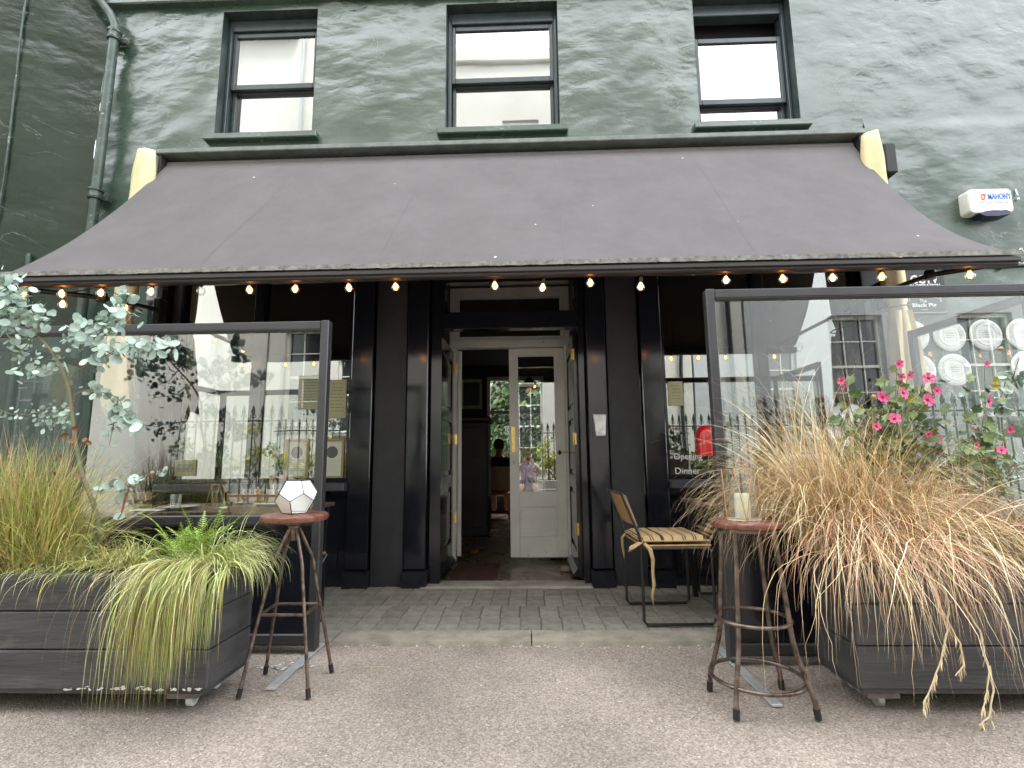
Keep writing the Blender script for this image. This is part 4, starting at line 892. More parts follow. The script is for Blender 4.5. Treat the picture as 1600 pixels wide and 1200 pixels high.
# intercom / night bell on the black pilaster
ib = thing('wall_light', 'small steel fitting with a white button on the black pilaster right of the door', 'wall fitting', (.595, -.06, 1.32))
q = MB(); q.v = [(.54, -.058, 1.42), (.655, -.058, 1.42), (.645, -.058, 1.225), (.56, -.058, 1.225), (.545, -.085, 1.41), (.65, -.085, 1.41), (.64, -.09, 1.235), (.565, -.09, 1.235)]
q.t = [.5] * 8; q.f = [(4, 7, 6, 5), (0, 4, 5, 1), (1, 5, 6, 2), (2, 6, 7, 3), (3, 7, 4, 0)]; q.mi = [0] * 5; q.build('plate', 'steel', ib)
q = MB(); q.lathe((.612, -.091, 1.255), [(.024, 0), (.024, .006), (.018, .012), (.001, .014)], 16, axis='Y'); q.build('button', 'china', ib, smooth=True)

# papers in the windows
def paper(name, x0, x1, z0, z1, m, label, cat, lines=0, seal=False, fr=None, y=.036, top=None):
    t = thing(name, label, cat, ((x0 + x1) / 2, y, z0))
    q = MB(); q.box(x0, x1, y, y + .002, z0, z1); q.build('sheet', m, t)
    Y_ = y - .001
    if lines:
        q = MB(); rr = random.Random(int(x0 * 1000)); zt = z1 - .04 if not seal else z1 - (z1 - z0) * .55
        for k in range(lines):
            z = zt - (zt - z0 - .03) * k / max(1, lines); a = x0 + .018 + rr.uniform(0, .02)
            while a < x1 - .03:
                b_ = min(a + rr.uniform(.012, .05), x1 - .018); q.box(a, b_, Y_ - .0006, Y_, z, z + .004); a = b_ + .008
        q.build('writing', 'print_dark' if not seal else 'print_mid', t, kind='stuff')
    if seal:
        cx, cz, r_ = (x0 + x1) / 2, z1 - (z1 - z0) * .32, (x1 - x0) * .30
        q = MB(); q.lathe((cx, Y_, cz), [(r_, 0), (r_, .0006), (r_ * .8, .0008), (r_ * .78, .0004)], 28, axis='Y'); q.lathe((cx, Y_ - .0005, cz), [(r_ * .45, 0), (r_ * .4, .0006), (.001, .0008)], 20, axis='Y'); q.build('seal', 'print_dark', t)
    if fr:
        for a in ((x0 - .022, x0, z0 - .022, z1 + .022), (x1, x1 + .022, z0 - .022, z1 + .022), (x0 + .0005, x1 - .0005, z1, z1 + .022), (x0 + .0005, x1 - .0005, z0 - .022, z0)): bx('frame', fr, t, a[0], a[1], y - .012, y + .004, a[2], a[3], bev=.003)
    return t
paper('note', -3.09, -2.90, .93, 1.07, 'paper_yellow', 'yellow handwritten note taped inside the left shop window', 'note', 6)
paper('certificate', -2.10, -1.93, .92, 1.22, 'paper', 'framed certificate with a round green seal, behind the glass screen, left of its post', 'certificate', 6, True, 'gilt')
paper('certificate', -1.79, -1.62, .92, 1.22, 'paper', 'framed certificate with a round seal in the window just right of the screen post', 'certificate', 6, True, 'gilt')
paper('menu', -2.03, -1.81, 1.50, 1.80, 'paper_yellow', 'yellow menu sheet high in the left shop window, above the certificates', 'menu', 9)
paper('menu', -1.76, -1.60, 1.42, 1.76, 'paper_yellow', 'yellow menu sheet high in the window beside the left gloss pilaster', 'menu', 9)
paper('menu', 1.21, 1.335, 1.49, 1.70, 'paper_yellow', 'pale yellow menu sheet in the right shop window beside the pilaster', 'menu', 5)
lt = thing('window_lettering', 'white lettering Opening, Dinner on the right shop window glass', 'lettering', (1.4, .04, 1.0))
text('word', 'Opening', 'print_white', lt, (1.345, .036, 1.055), .075, .24, align='CENTER'); text('word', 'for', 'print_white', lt, (1.52, .036, 1.075), .05)
text('word', 'Dinner', 'print_white', lt, (1.335, .036, .935), .075, .21)
rp = at(1103, 690, -.62)
rl = thing('red_lamp', 'shiny red domed table lamp on the slatted table behind the right screen post', 'lamp', (rp.x, -.62, .737))
q = MB(); q.lathe((rp.x, -.62, 1.06), [(.070, 0), (.070, .12), (.067, .16), (.054, .195), (.03, .215), (.001, .222)], 24); q.build('dome', 'red_enamel', rl, smooth=True)
q = MB(); q.lathe((rp.x, -.62, .738), [(.055, 0), (.055, .012), (.012, .022), (.012, .325)], 16); q.build('stand', 'black_metal', rl, smooth=True)
q = MB(); q.box(1.17, 2.86, .12, .55, .84, .868); q.box(-3.12, -1.55, .12, .55, .84, .868); q.build('window_shelf', 'interior_dark', rm)

# =================================================================== GLASS SCREENS
def screen(label, x0, x1, y, ztop, foot_x, feet, retx=None, rety=None):
    t = thing('glass_screen', label, 'screen', (x0 if x0 > 0 else x1, y, 0), 'glass windbreak screens in front of the pub')
    p = .05
    def post(x): q = MB(); q.box(x - p / 2, x + p / 2, y - .03, y + .03, .02, ztop, bev=.005); q.build('post', 'frame_grey', t)
    post(x0 + p / 2); post(x1 - p / 2)
    def rail(a, b_, z0, z1, m='frame_grey'): q = MB(); q.box(a, b_, y - .024, y + .024, z0, z1, bev=.005); q.box(a, b_, y - .030, y - .0245, z0 + .012, z0 + .020); q.build('rail', m, t)
    rail(x0 + p + .001, x1 - p - .001, ztop - .062, ztop - .002); rail(x0 + p + .001, x1 - p - .001, .685, .745); rail(x0 + p + .001, x1 - p - .001, .045, .105)
    q = MB(); q.quad((x0 + p, y, .744), (x1 - p, y, .744), (x1 - p, y, ztop - .06), (x0 + p, y, ztop - .06)); q.build('glass_panel', SCREEN, t)
    q = MB(); q.box(x0 + p + .001, x1 - p - .001, y - .008, y + .008, .106, .684); q.build('lower_panel', 'black_gloss', t)
    for fx in feet:
        q = MB(); q.box(fx - .022, fx + .022, y - .47, y + .30, .004, .016, bev=.002); q.box(fx - .02, fx + .02, y - .012, y + .012, .0165, .022); q.build('foot_bar', 'steel', t)
    if retx is not None:
        ya, yb = rety
        for yy in (ya, yb - p): q = MB(); q.box(retx - .02, retx + .02, yy, yy + p, .02, ztop - .02, bev=.004); q.build('side_post', 'frame_grey', t)
        for za, zb in ((ztop - .075, ztop - .022), (.69, .74), (.05, .10)): q = MB(); q.box(retx - .018, retx + .018, ya + p + .001, yb - p - .001, za, zb, bev=.004); q.build('side_rail', 'frame_grey', t)
        q = MB(); q.quad((retx, ya + p, .735), (retx, yb - p, .735), (retx, yb - p, ztop - .07), (retx, ya + p, ztop - .07)); q.build('side_glass', THIN, t)
        q = MB(); q.box(retx - .006, retx + .006, ya + p + .001, yb - p - .001, .101, .689); q.build('side_panel', 'black_gloss', t)
    return t
screen('grey framed glass windbreak screen with black lower panel, left of the doorway', -3.62, -1.185, -1.42, 1.885, None, (-1.21, -3.2), -3.55, (-1.36, -.45))
screen('grey framed glass windbreak screen with black lower panel, right of the doorway', 1.005, 3.40, -1.56, 1.985, None, (1.03, 3.0), 2.86, (-1.50, -.56))
# latch sticker on the right glass
q = MB(); q.box(2.28, 2.34, -1.572, -1.569, 1.36, 1.41); 

# =================================================================== PLANTERS
def planter(x0, x1, y0, y1, z0, z1, label, inner):
    t = thing('plank_planter', label, 'planter', ((x0 + x1) / 2, (y0 + y1) / 2, 0), 'dark plank planters on castors')
    h = (z1 - z0) / 3
    for k in range(3):
        a, b_ = z0 + h * k + (.0025 if k else 0), z0 + h * (k + 1) - .0025
        q = MB(); q.box(x0, x1, y0, y0 + .025, a, b_, bev=.004); q.v = [(x, y + .0035 * noise.noise(Vector((x * 3, z * 7, k))), z) for x, y, z in q.v]; q.build('plank', 'planter_board', t)
        for xe in (x0, x1):
            q = MB(); xa = xe if xe == x0 else xe - .025; q.box(xa, xa + .025, y0 + .0265, y1 - .0265, a, b_, bev=.003); q.build('end_plank', 'planter_side', t)
        q = MB(); q.box(x0, x1, y1 - .025, y1, a, b_, bev=.003); q.build('plank', 'planter_board', t)
    q = MB(); q.box(x0 + .027, x1 - .027, y0 + .027, y1 - .027, z0 + .03, z1 - .05); q.build('soil', 'soil', t, kind='stuff')
    q = MB(); q.box(x0 + .01, x1 - .01, y0 + .01, y1 - .01, z0 - .02, z0 - .001); q.build('base_board', 'planter_board', t)
    rr = random.Random(int(x0 * 10))
    ex = inner; s = 1 if inner > (x0 + x1) / 2 else -1
    q = MB(); n = 60                                            # paint worn to white along the foot
    for k in range(n):
        if rr.random() < (.25 if k > 38 else .86): continue
        u = x0 + (x1 - x0) * k / n
        for _ in range(5): q.disc((min(x1 - .012, u + rr.uniform(-.015, .015)), y0 - rr.uniform(.0035, .0055), z0 + abs(rr.gauss(0, .006))), (rr.uniform(-.2, .2), -1, rr.uniform(-.2, .3)), rr.uniform(.003, .012), n=6, squash=rr.uniform(.25, .6), d=(1, 0, rr.uniform(-.3, .3)))
    q.build('worn_edge', 'chip_white', t, kind='stuff') if x0 < 0 else None
    for cx in (x0 + .12, x1 - .12):
        for cy in (y0 + .09, y1 - .07):
            c = MB(); c.box(cx - .075, cx + .055, cy - .05, cy + .05, z0 - .052, z0 - .021); bl = c.build('castor_block', 'bare_wood_grey', t)
            c = MB(); c.box(cx - .026, cx + .026, cy - .026, cy + .026, z0 - .058, z0 - .0525)
            c.v += [(cx - .017, cy - .018, z0 - .058), (cx - .017, cy + .022, z0 - .058), (cx - .017, cy + .018, .016), (cx - .017, cy - .004, .016), (cx + .017, cy - .018, z0 - .058), (cx + .017, cy + .022, z0 - .058), (cx + .017, cy + .018, .016), (cx + .017, cy - .004, .016)]
            k = len(c.v) - 8; c.t += [.5] * 8; c.f += [(k, k + 1, k + 2, k + 3), (k + 4, k + 7, k + 6, k + 5)]; c.mi += [0] * 2
            c.build('castor_fork', 'steel', t)
            c = MB(); c.v = []; 
            n_ = 18
            for xx, r_ in ((-.014, .026), (-.010, .030), (.010, .030), (.014, .026)):
                for k in range(n_): a = 2 * math.pi * k / n_; c.v.append((cx + xx, cy + .008 + r_ * math.cos(a), .031 + r_ * math.sin(a))); c.t.append(.5)
            for j in range(3):
                for k in range(n_): c.f.append((j * n_ + k, j * n_ + (k + 1) % n_, (j + 1) * n_ + (k + 1) % n_, (j + 1) * n_ + k)); c.mi.append(0)
            c.f += [tuple(range(n_)), tuple(reversed(range(3 * n_, 4 * n_)))]; c.mi += [0, 0]; c.build('castor_wheel', 'china' if x0 < 0 else 'steel', t, smooth=True)
    return t
planter(-3.05, -1.365, -2.13, -1.80, .105, .575, 'dark grey plank planter on castors, paint worn white along its foot, at the left', -1.365)
planter(1.345, 3.05, -2.10, -1.77, .105, .600, 'dark grey plank planter on castors with bronze grass, at the right', 1.345)
q = MB(); rr = random.Random(8)
for k in range(90):
    a = rr.choice([(-1.30, -1.62, .06), (-1.20, -1.60, .05), (-1.33, -1.63, .05)]); x, y = rr.gauss(a[0], a[2]), rr.gauss(a[1], .012)
    q.disc((x, y, .006), (0, 0, 1), rr.uniform(.004, .014), n=6, squash=rr.uniform(.3, .8))
tag(q.build('paint_flakes', 'chip_white'), 'flakes of white paint on the asphalt between the left planter and the stool', None, kind='stuff')

# =================================================================== STOOLS
def tubes(t, paths, r, m='rust_tube', name='leg', foot=True):
    for pth in paths:
        q = MB(); q.tube(pth, r, 10); o = q.build(name, m, t, smooth=True)
        if foot:
            e = Vector(pth[-1]); d = (e - Vector(pth[-2])).normalized(); f = MB(); f.tube([e - d * .035, e + d * .004], r + .003, 10); f.build('rubber_foot', 'rubber', o, smooth=True)
st = thing('bar_stool', 'bar stool with a square rung and four legs meeting under its round wooden seat', 'stool', (-1.155, -1.83, 0))
q = MB(); q.lathe((-1.16, -1.83, .757), [(.001, 0), (.135, 0), (.154, .006), (.160, .018), (.158, .030), (.148, .038), (.001, .040)], 36); q.build('seat', 'stool_wood', st, smooth=True)
q = MB(); q.lathe((-1.16, -1.83, .665), [(.016, 0), (.022, .003), (.022, .055), (.030, .06), (.030, .07), (.045, .078), (.045, .0915)], 16); q.build('hub', 'rust_tube', st, smooth=True)
fe = [(-1.31, -1.975), (-.995, -1.975), (-1.00, -1.69), (-1.325, -1.71)]
pa = []
for x, y in fe:
    dx, dy = x + 1.16, y + 1.83
    def L_(s, z): return (-1.16 + dx * s, -1.83 + dy * s, z)
    pa.append([L_(.10, .725), L_(.16, .70), L_(.42, .585), L_(.475, .55), L_(.50, .51), L_(.74, .28), L_(1.0, .012)])
tubes(st, pa, .0085)
sq = [Vector((-1.16 + (x + 1.16) * .67, -1.83 + (y + 1.83) * .67, .345)) for x, y in fe]
for k in range(4): q = MB(); q.tube([sq[k], sq[(k + 1) % 4]], .0075, 8); q.build('rung', 'rust_tube', st, smooth=True)
s2 = thing('bar_stool', 'bar stool with two ring footrests and bent tubular legs under a round wooden seat', 'stool', (.97, -2.0, 0))
q = MB(); q.lathe((.965, -2.0, .737), [(.001, 0), (.128, 0), (.147, .006), (.152, .016), (.150, .026), (.138, .033), (.001, .034)], 36); q.build('seat', 'stool_wood', s2, smooth=True)
fe = [(.815, -2.145), (1.140, -2.14), (1.13, -1.86), (.800, -1.88)]; pa = []
for x, y in fe:
    dx, dy = x - .965, y + 2.0
    def L_(s, z): return (.965 + dx * s, -2.0 + dy * s, z)
    pa.append([L_(.52, .738), L_(.56, .60), L_(.64, .42), L_(.67, .33), L_(.69, .29), L_(.74, .235), L_(.97, .07), L_(1.0, .012)])
tubes(s2, pa, .0105)
q = MB(); q.lathe((.965, -2.0, .722), [(.118, 0), (.122, .002), (.122, .014), (.1, .0145)], 30); q.build('seat_ring', 'rust_tube', s2, smooth=True)
q = MB(); q.ring((.965, -2.0, .355), .152, .0085, 40); q.build('ring_footrest', 'rust_tube', s2, smooth='all')
q = MB(); q.ring((.965, -2.0, .118), .188, .0085, 40); q.build('ring_footrest', 'rust_tube', s2, smooth='all')

# dodecahedron lantern
def dodeca(c, s, rz):
    ph = (1 + 5 ** .5) / 2; V_ = [Vector((x, y, z)) for x in (-1, 1) for y in (-1, 1) for z in (-1, 1)]
    for a in (-1, 1):
        for b_ in (-1, 1): V_ += [Vector((0, a / ph, b_ * ph)), Vector((a / ph, b_ * ph, 0)), Vector((a * ph, 0, b_ / ph))]
    nrm = [Vector((0, a * ph, b_)) for a in (-1, 1) for b_ in (-1, 1)]; nrm += [Vector((n.y, n.z, n.x)) for n in nrm[:4]] + [Vector((n.z, n.x, n.y)) for n in nrm[:4]]
    F = []
    for n in nrm:
        n = n.normalized(); d = sorted(range(20), key=lambda i: -V_[i].dot(n))[:5]; a0 = n.orthogonal(); b0 = n.cross(a0); cen = sum((V_[i] for i in d), Vector()) / 5
        d.sort(key=lambda i: math.atan2((V_[i] - cen).dot(b0), (V_[i] - cen).dot(a0))); F.append((n, d))
    rot = Matrix.Rotation(rz, 3, 'Z') @ F[0][0].rotation_difference(Vector((0, 0, -1))).to_matrix()
    return [c + rot @ v * s for v in V_], [(rot @ n, d) for n, d in F]
C_ = Vector((-1.155, -1.84, .797 + .077)); V_, F_ = dodeca(C_, .0568, R(44)); zmin = min(v.z for v in V_); V_ = [v + Vector((0, 0, .797 - zmin + .002)) for v in V_]
dd = thing('geometric_lantern', 'twelve sided leaded glass lantern on the stool with the square rung', 'lantern', (-1.155, -1.84, .797))
ed = set()
for n, f in F_:
    q = MB(); q.poly([V_[i] for i in f]); cy = sum((V_[i] for i in f), Vector()) / 5
    white = not ((n.x < -.5 and n.z > .2) or (n.x > .55 and n.z < 0 and n.y < .3) or n.z > .9)
    q.build('pane', FROST if white else THIN, dd, label='white pane' if white else 'clear pane')
    for k in range(5): ed.add(tuple(sorted((f[k], f[(k + 1) % 5]))))
q = MB()
for a, b_ in ed: q.tube([V_[a], V_[b_]], .0021, 5)
q.build('leading', 'came_dark', dd)
# candle lantern on the ringed stool
cl = thing('glass_lantern', 'tapered glass lantern with copper edges, holding a candle, on the ringed stool', 'lantern', (.955, -2.0, .772))
bs, tp, hh = .068, .052, .225; Z0 = .773; cx, cy = .955, -2.0; rz = R(20)
n_ = 6; bot = [(cx + .083 * math.cos(rz + 2 * math.pi * k / n_), cy + .083 * math.sin(rz + 2 * math.pi * k / n_), Z0) for k in range(n_)]; top = [(cx + .076 * math.cos(rz + R(30) + 2 * math.pi * k / n_), cy + .076 * math.sin(rz + R(30) + 2 * math.pi * k / n_), Z0 + hh) for k in range(n_)]
for k in range(n_):
    q = MB(); q.poly([bot[k], bot[(k + 1) % n_], top[k]]); q.build('pane', LAMPGLASS, cl); q = MB(); q.poly([top[k], bot[(k + 1) % n_], top[(k + 1) % n_]]); q.build('pane', LAMPGLASS, cl)
q = MB()
for k in range(n_):
    for a, b_ in ((bot[k], bot[(k + 1) % n_]), (top[k], top[(k + 1) % n_]), (bot[k], top[k]), (bot[(k + 1) % n_], top[k])): q.tube([a, b_], .0020, 5)
q.build('copper_edging', 'copper_strip', cl); q = MB(); q.poly(bot); q.v = [(x, y, z + .002) for x, y, z in q.v]; q.build('base', 'steel', cl)
cn = thing('candle', 'thick cream candle inside the glass lantern on the ringed stool', 'candle', (.965, -2.0, .777))
q = MB(); q.lathe((.958, -2.0, .777), [(.033, 0), (.033, .102), (.030, .108), (.012, .100), (.001, .100)], 24); q.build('wax', 'candle_wax', cn, smooth=True)
q = MB(); q.tube([(.958, -2.0, .875), (.960, -2.0, .895)], .0015, 5); q.build('wick', 'socket_black', cn)

# =================================================================== CHAIR BY THE DOOR
def sled_chair(x, y, rz, label, cush_label):
    t = thing('sled_chair', label, 'chair', (x, y, 0)); g = MB(); r_ = .0095
    for yy in (-.24, .24):
        q = MB(); q.tube([(-.22, yy, .78 if 0 else .50), (-.22, yy, .03), (-.20, yy, .0105), (.20, yy, .0105), (.22, yy, .03), (.22, yy, .445), (.20, yy, .462), (-.21, yy, .462)], r_, 6)
        q.tube([(-.21, yy, .46), (-.235, yy, .56), (-.33, yy, .80)], r_, 6); off = Vector((x, y, 0)); q.v = [tuple(Vector(v) + off) for v in q.v]; q.build('side_frame', 'black_metal', t)
    q = MB(); q.tube([(.21, -.24, .462), (.21, .24, .462)], r_, 6); q.tube([(-.21, -.24, .462), (-.21, .24, .462)], r_, 6); q.tube([(-.33, -.24, .80), (-.33, .24, .80)], r_, 6); q.v = [tuple(Vector(v) + off) for v in q.v]; q.build('cross_bar', 'black_metal', t)
    q = MB(); q.box(-.215, .225, -.235, .235, .470, .482, bev=.004); q.v = [tuple(Vector(v) + off) for v in q.v]; q.build('seat', 'ply_wood', t)
    q = MB(); n = 8
    for k in range(n + 1):
        yy = -.235 + .47 * k / n; b_ = .018 * math.cos(math.pi * (k / n - .5)) - .012
        q.v += [(-.255 - b_ + .010, yy, .60), (-.325 - b_ + .010, yy, .79), (-.255 - b_, yy, .60), (-.325 - b_, yy, .79)]; q.t += [.5] * 4
        if k: a = 4 * k; q.f += [(a, a + 1, a - 3, a - 4), (a + 3, a + 2, a - 2, a - 1), (a + 1, a + 3, a - 1, a - 3), (a + 2, a, a - 4, a - 2)]; q.mi += [0] * 4
    q.f += [(0, 1, 3, 2), (4 * n, 4 * n + 2, 4 * n + 3, 4 * n + 1)]; q.mi += [0, 0]; q.v = [tuple(Vector(v) + off) for v in q.v]; q.build('backrest', 'ply_wood', t)
    c = thing('striped_cushion', cush_label, 'cushion', (x, y, .482)); off = Vector((x, y, 0))
    def pad(u, v, top):
        a = -.225 + .45 * u; b_ = -.235 + .47 * v; e = min(u, 1 - u, v, 1 - v) * 2
        h = .030 * (1 - (1 - min(1, e * 3.2)) ** 2.5) + .004 * math.sin(u * 20) * 0
        rnd = 1 - .04 * (1 - min(1, e * 6)); return Vector((a * rnd, b_ * rnd, .505 + (h if top else -h * .6) + .003 * noise.noise(Vector((u * 4, v * 4, top)))))
    q = MB(); n = 20; per = 6
    for top in (1, 0):
        base = len(q.v)
        for j in range(n + 1):
            for i in range(61):
                q.v.append(tuple(pad(i / 60, j / n, top) + off)); q.t.append(.5)
        for j in range(n):
            for i in range(60):
                a = base + j * 61 + i; q.f.append((a, a + 1, a + 62, a + 61) if top else (a, a + 61, a + 62, a + 1)); u = (i + .5) / 60
                ph_ = (u * 6.5) % 1; q.mi.append(1 if ph_ < .13 or .22 < ph_ < .30 else 0)
    q.build('cushion_cover', ['cushion_tan', 'cushion_dark'], c, smooth='all')
    q = MB(); loop = [pad(k / 12, 0, 1) for k in range(13)] + [pad(1, k / 12, 1) for k in range(13)] + [pad(1 - k / 12, 1, 1) for k in range(13)] + [pad(0, 1 - k / 12, 1) for k in range(13)]
    q.tube([p + off + Vector((0, 0, .0)) for p in loop], .005, 6); q.build('piping', 'cushion_tan', c)
    def tie(pts, w): 
        q = MB(); q.tube([Vector(p) + off for p in pts], w, 6); q.build('tie', 'cushion_tan', c, smooth='all')
    tie([(-.21, -.235, .50), (-.24, -.262, .49), (-.27, -.26, .47), (-.30, -.25, .45), (-.29, -.245, .47), (-.23, -.24, .50)], .008)
    tie([(-.20, -.245, .495), (-.17, -.262, .46), (-.155, -.262, .40), (-.16, -.262, .33), (-.155, -.262, .25), (-.17, -.262, .19), (-.165, -.262, .13)], [.01, .014, .012, .009, .011, .008, .003])
    tie([(-.21, .22, .495), (-.235, .24, .46), (-.235, .24, .40), (-.225, .24, .33), (-.215, .24, .27)], [.01, .011, .009, .007, .003])
    for o in (t, c): o.rotation_euler = (0, 0, rz); o.location.z += .024
    return t
mat('cushion_tan', (0.44, 0.31, 0.15), 0.9, var=.12, vscale=30, bump=.3, bscale=120, bdist=.001); mat('cushion_dark', (0.035, 0.022, 0.018), 0.9)
sled_chair(.905, -.80, R(2), 'black steel sled-base chair with plywood back beside the doorway', 'tan cushion with dark stripes and hanging ties on the chair by the doorway')
sled_chair(1.48, -.55, R(178), 'second black sled-base chair, mostly hidden behind the right glass screen', 'striped tan cushion on the chair behind the right glass screen')

# =================================================================== DINING BEHIND THE SCREENS
def table(x0, x1, y0, y1, z, label, nb):
    t = thing('slatted_table', label, 'table', ((x0 + x1) / 2, (y0 + y1) / 2, 0))
    w = (x1 - x0) / nb; q = MB(); q.box(-w / 2 + .002, w / 2 - .002, -(y1 - y0) / 2, (y1 - y0) / 2, -.024, 0, bev=.003); me = q.mesh('table_slat', 'table_wood')
    for k in range(nb): piece('table_slat', me, t, (x0 + w * (k + .5), (y0 + y1) / 2, z))
    q = MB(); q.box(x0 + .02, x1 - .02, y0 + .06, y0 + .10, z - .07, z - .025); q.box(x0 + .02, x1 - .02, y1 - .10, y1 - .06, z - .07, z - .025); q.build('apron', 'black_metal', t)
    for x in (x0 + .05, x1 - .05):
        for y in (y0 + .08, y1 - .08): q = MB(); q.box(x - .018, x + .018, y - .018, y + .018, .0, z - .071); q.build('leg', 'black_metal', t)
    return t
table(-2.55, -1.45, -1.22, -.52, .745, 'dark slatted dining table laid for a meal behind the left screen', 12)
table(1.18, 2.10, -.95, -.25, .735, 'slatted wooden table behind the right screen', 8)
table(2.30, 3.0, -1.2, -.5, .735, 'second slatted table behind the bronze grass on the right', 8)
def slat_chair(x, y, rz, label):
    t = thing('slatted_chair', label, 'chair', (x, y, 0), 'folding slatted chairs behind the left screen'); off = Vector((x, y, 0))
    for k, (z, dx) in enumerate(((.83, -.235), (.755, -.225), (.68, -.215))):
        q = MB(); q.box(dx - .008, dx + .008, -.21, .21, z - .025, z + .025, bev=.003); q.v = [tuple(Vector(v) + off) for v in q.v]; q.build('back_slat', 'slat_wood', t)
    for k in range(6):
        q = MB(); q.box(-.20 + .068 * k, -.14 + .068 * k, -.20, .20, .44, .455, bev=.003); q.v = [tuple(Vector(v) + off) for v in q.v]; q.build('seat_slat', 'slat_wood', t)
    for s in (-1, 1):
        q = MB(); q.tube([(.20, s * .185, .0), (-.10, s * .185, .44), (-.212, s * .185, .66), (-.225, s * .185, .86)], .010, 6); q.v = [tuple(Vector(v) + off) for v in q.v]; q.build('leg', 'black_metal', t)
        q = MB(); q.tube([(-.20, s * .2, .0), (.20, s * .2, .44)], .010, 6); q.v = [tuple(Vector(v) + off) for v in q.v]; q.build('leg', 'black_metal', t)
    t.rotation_euler = (0, 0, rz); return t
slat_chair(-2.74, -.80, R(97), 'folding chair with wooden slats at the left end of the laid table')
slat_chair(-1.60, -1.05, R(72), 'folding chair with wooden slats at the right end of the laid table')
TZ = .747
def plate(x, y, label):
    t = thing('plate', label, 'plate', (x, y, TZ), 'white plates on the laid table')
    q = MB(); q.lathe((x, y, TZ), [(.055, 0), (.06, .004), (.115, .016), (.118, .018), (.114, .018), (.06, .007), (.001, .006)], 28); q.build('dish', 'china', t, smooth=True)
plate(-2.30, -1.02, 'white plate nearest the left end of the laid table')
plate(-1.78, -.80, 'white plate beside the pepper mill, on its right')
plate(-2.08, -.66, 'white plate at the back of the table, behind the wire lantern')
def napkin(x, y, rz, label):
    t = thing('napkin', label, 'napkin', (x, y, TZ), 'folded napkins on the laid table'); q = MB(); q.box(x - .05, x + .05, y - .10, y + .10, TZ, TZ + .010, bev=.003); q.build('folded_cloth', 'linen', t); t.rotation_euler = (0, 0, rz)
    q = MB(); q.box(x - .010, x - .002, y - .11, y + .09, TZ + .0105, TZ + .013); q.build('knife', 'steel', t)
napkin(-2.42, -1.13, R(80), 'folded white napkin at the left front of the laid table'); napkin(-1.92, -1.0, R(80), 'folded white napkin with cutlery in front of the pepper mill')
def glass(x, y, h, label, r_=.034):
    t = thing('drinking_glass', label, 'glass', (x, y, TZ), 'clear glasses on the laid table')
    q = MB(); q.lathe((x, y, TZ), [(.001, .001), (r_ * .82, .001), (r_ * .9, .01), (r_, h), (r_ * .93, h), (r_ * .8, .012), (.001, .010)], 20); q.build('bowl', 'tumbler_glass', t, smooth=True)
glass_mat('tumbler_glass', .14, .7)
glass(-2.26, -1.12, .10, 'clear tumbler nearest the screen, left of the wire lantern'); glass(-2.03, -.72, .11, 'clear tumbler just right of the wire lantern', .036); glass(-1.83, -.68, .14, 'tall clear glass behind the pepper mill', .040)
pm = thing('pepper_mill', 'small turned wooden pepper mill on the laid table', 'pepper mill', (-1.90, -.80, TZ))
q = MB(); q.lathe((-1.90, -.80, TZ), [(.026, 0), (.027, .01), (.020, .035), (.019, .055), (.025, .07), (.026, .078), (.018, .084), (.022, .096), (.020, .108), (.008, .115)], 18); q.build('body', 'mill_wood', pm, smooth=True)
q = MB(); q.lathe((-1.90, -.80, TZ + .1155), [(.005, 0), (.008, .006), (.005, .012), (.001, .013)], 10); q.build('knob', 'steel', pm, smooth=True)
def bottle(x, y, label, capm):
    t = thing('sauce_bottle', label, 'bottle', (x, y, TZ), 'bottles on the laid table')
    q = MB(); q.lathe((x, y, TZ), [(.001, 0), (.027, 0), (.029, .01), (.029, .11), (.020, .135), (.011, .15), (.011, .175)], 18); q.build('glass_body', 'oil_dark', t, smooth=True)
    q = MB(); q.lathe((x, y, TZ + .03), [(.0297, 0), (.0297, .07)], 18); q.build('label', 'paper', t); q = MB(); q.lathe((x, y, TZ + .1755), [(.013, 0), (.013, .022), (.001, .023)], 12); q.build('cap', capm, t, smooth=True)
bottle(-1.93, -.56, 'dark oil bottle with an orange-red cap, left of the pair on the table', 'cap_orange'); bottle(-1.84, -.58, 'dark oil bottle with pale label and gold cap, right one of the pair', 'mill_wood')
q = MB(); q.box(-2.0, -1.86, -.50, -.49, TZ + .15, TZ + .25); 
wt = thing('wire_lantern', 'small open copper wire lantern among the glasses on the laid table', 'lantern', (-2.13, -.90, TZ))
q = MB(); n_ = 5; bb = [(-2.13 + .062 * math.cos(2 * math.pi * k / n_), -.9 + .062 * math.sin(2 * math.pi * k / n_), TZ + .003) for k in range(n_)]; tt = [(-2.13 + .04 * math.cos(2 * math.pi * (k + .5) / n_), -.9 + .04 * math.sin(2 * math.pi * (k + .5) / n_), TZ + .15) for k in range(n_)]
for k in range(n_):
    for a, b_ in ((bb[k], bb[(k + 1) % n_]), (tt[k], tt[(k + 1) % n_]), (bb[k], tt[k]), (bb[(k + 1) % n_], tt[k])): q.tube([a, b_], .0022, 5)
q.build('wire_frame', 'copper_strip', wt)
cu_ = thing('white_cushion', 'white cushion behind the right screen, seen through the bronze grass', 'cushion', (1.62, -1.32, .62))
q = MB(); q.box(1.47, 1.78, -1.40, -1.28, .72, 1.06, bev=.03); q.build('cover', 'linen', cu_, smooth=True)
bn = thing('dark_bench', 'black bench under the white cushion behind the right screen', 'bench', (1.8, -1.3, 0))
q = MB(); q.box(1.40, 2.6, -1.48, -1.12, .66, .70, bev=.005); q.build('seat', 'table_wood', bn)
for x in (1.45, 2.5): q = MB(); q.box(x, x + .04, -1.46, -1.14, 0, .659); q.build('leg', 'black_metal', bn)

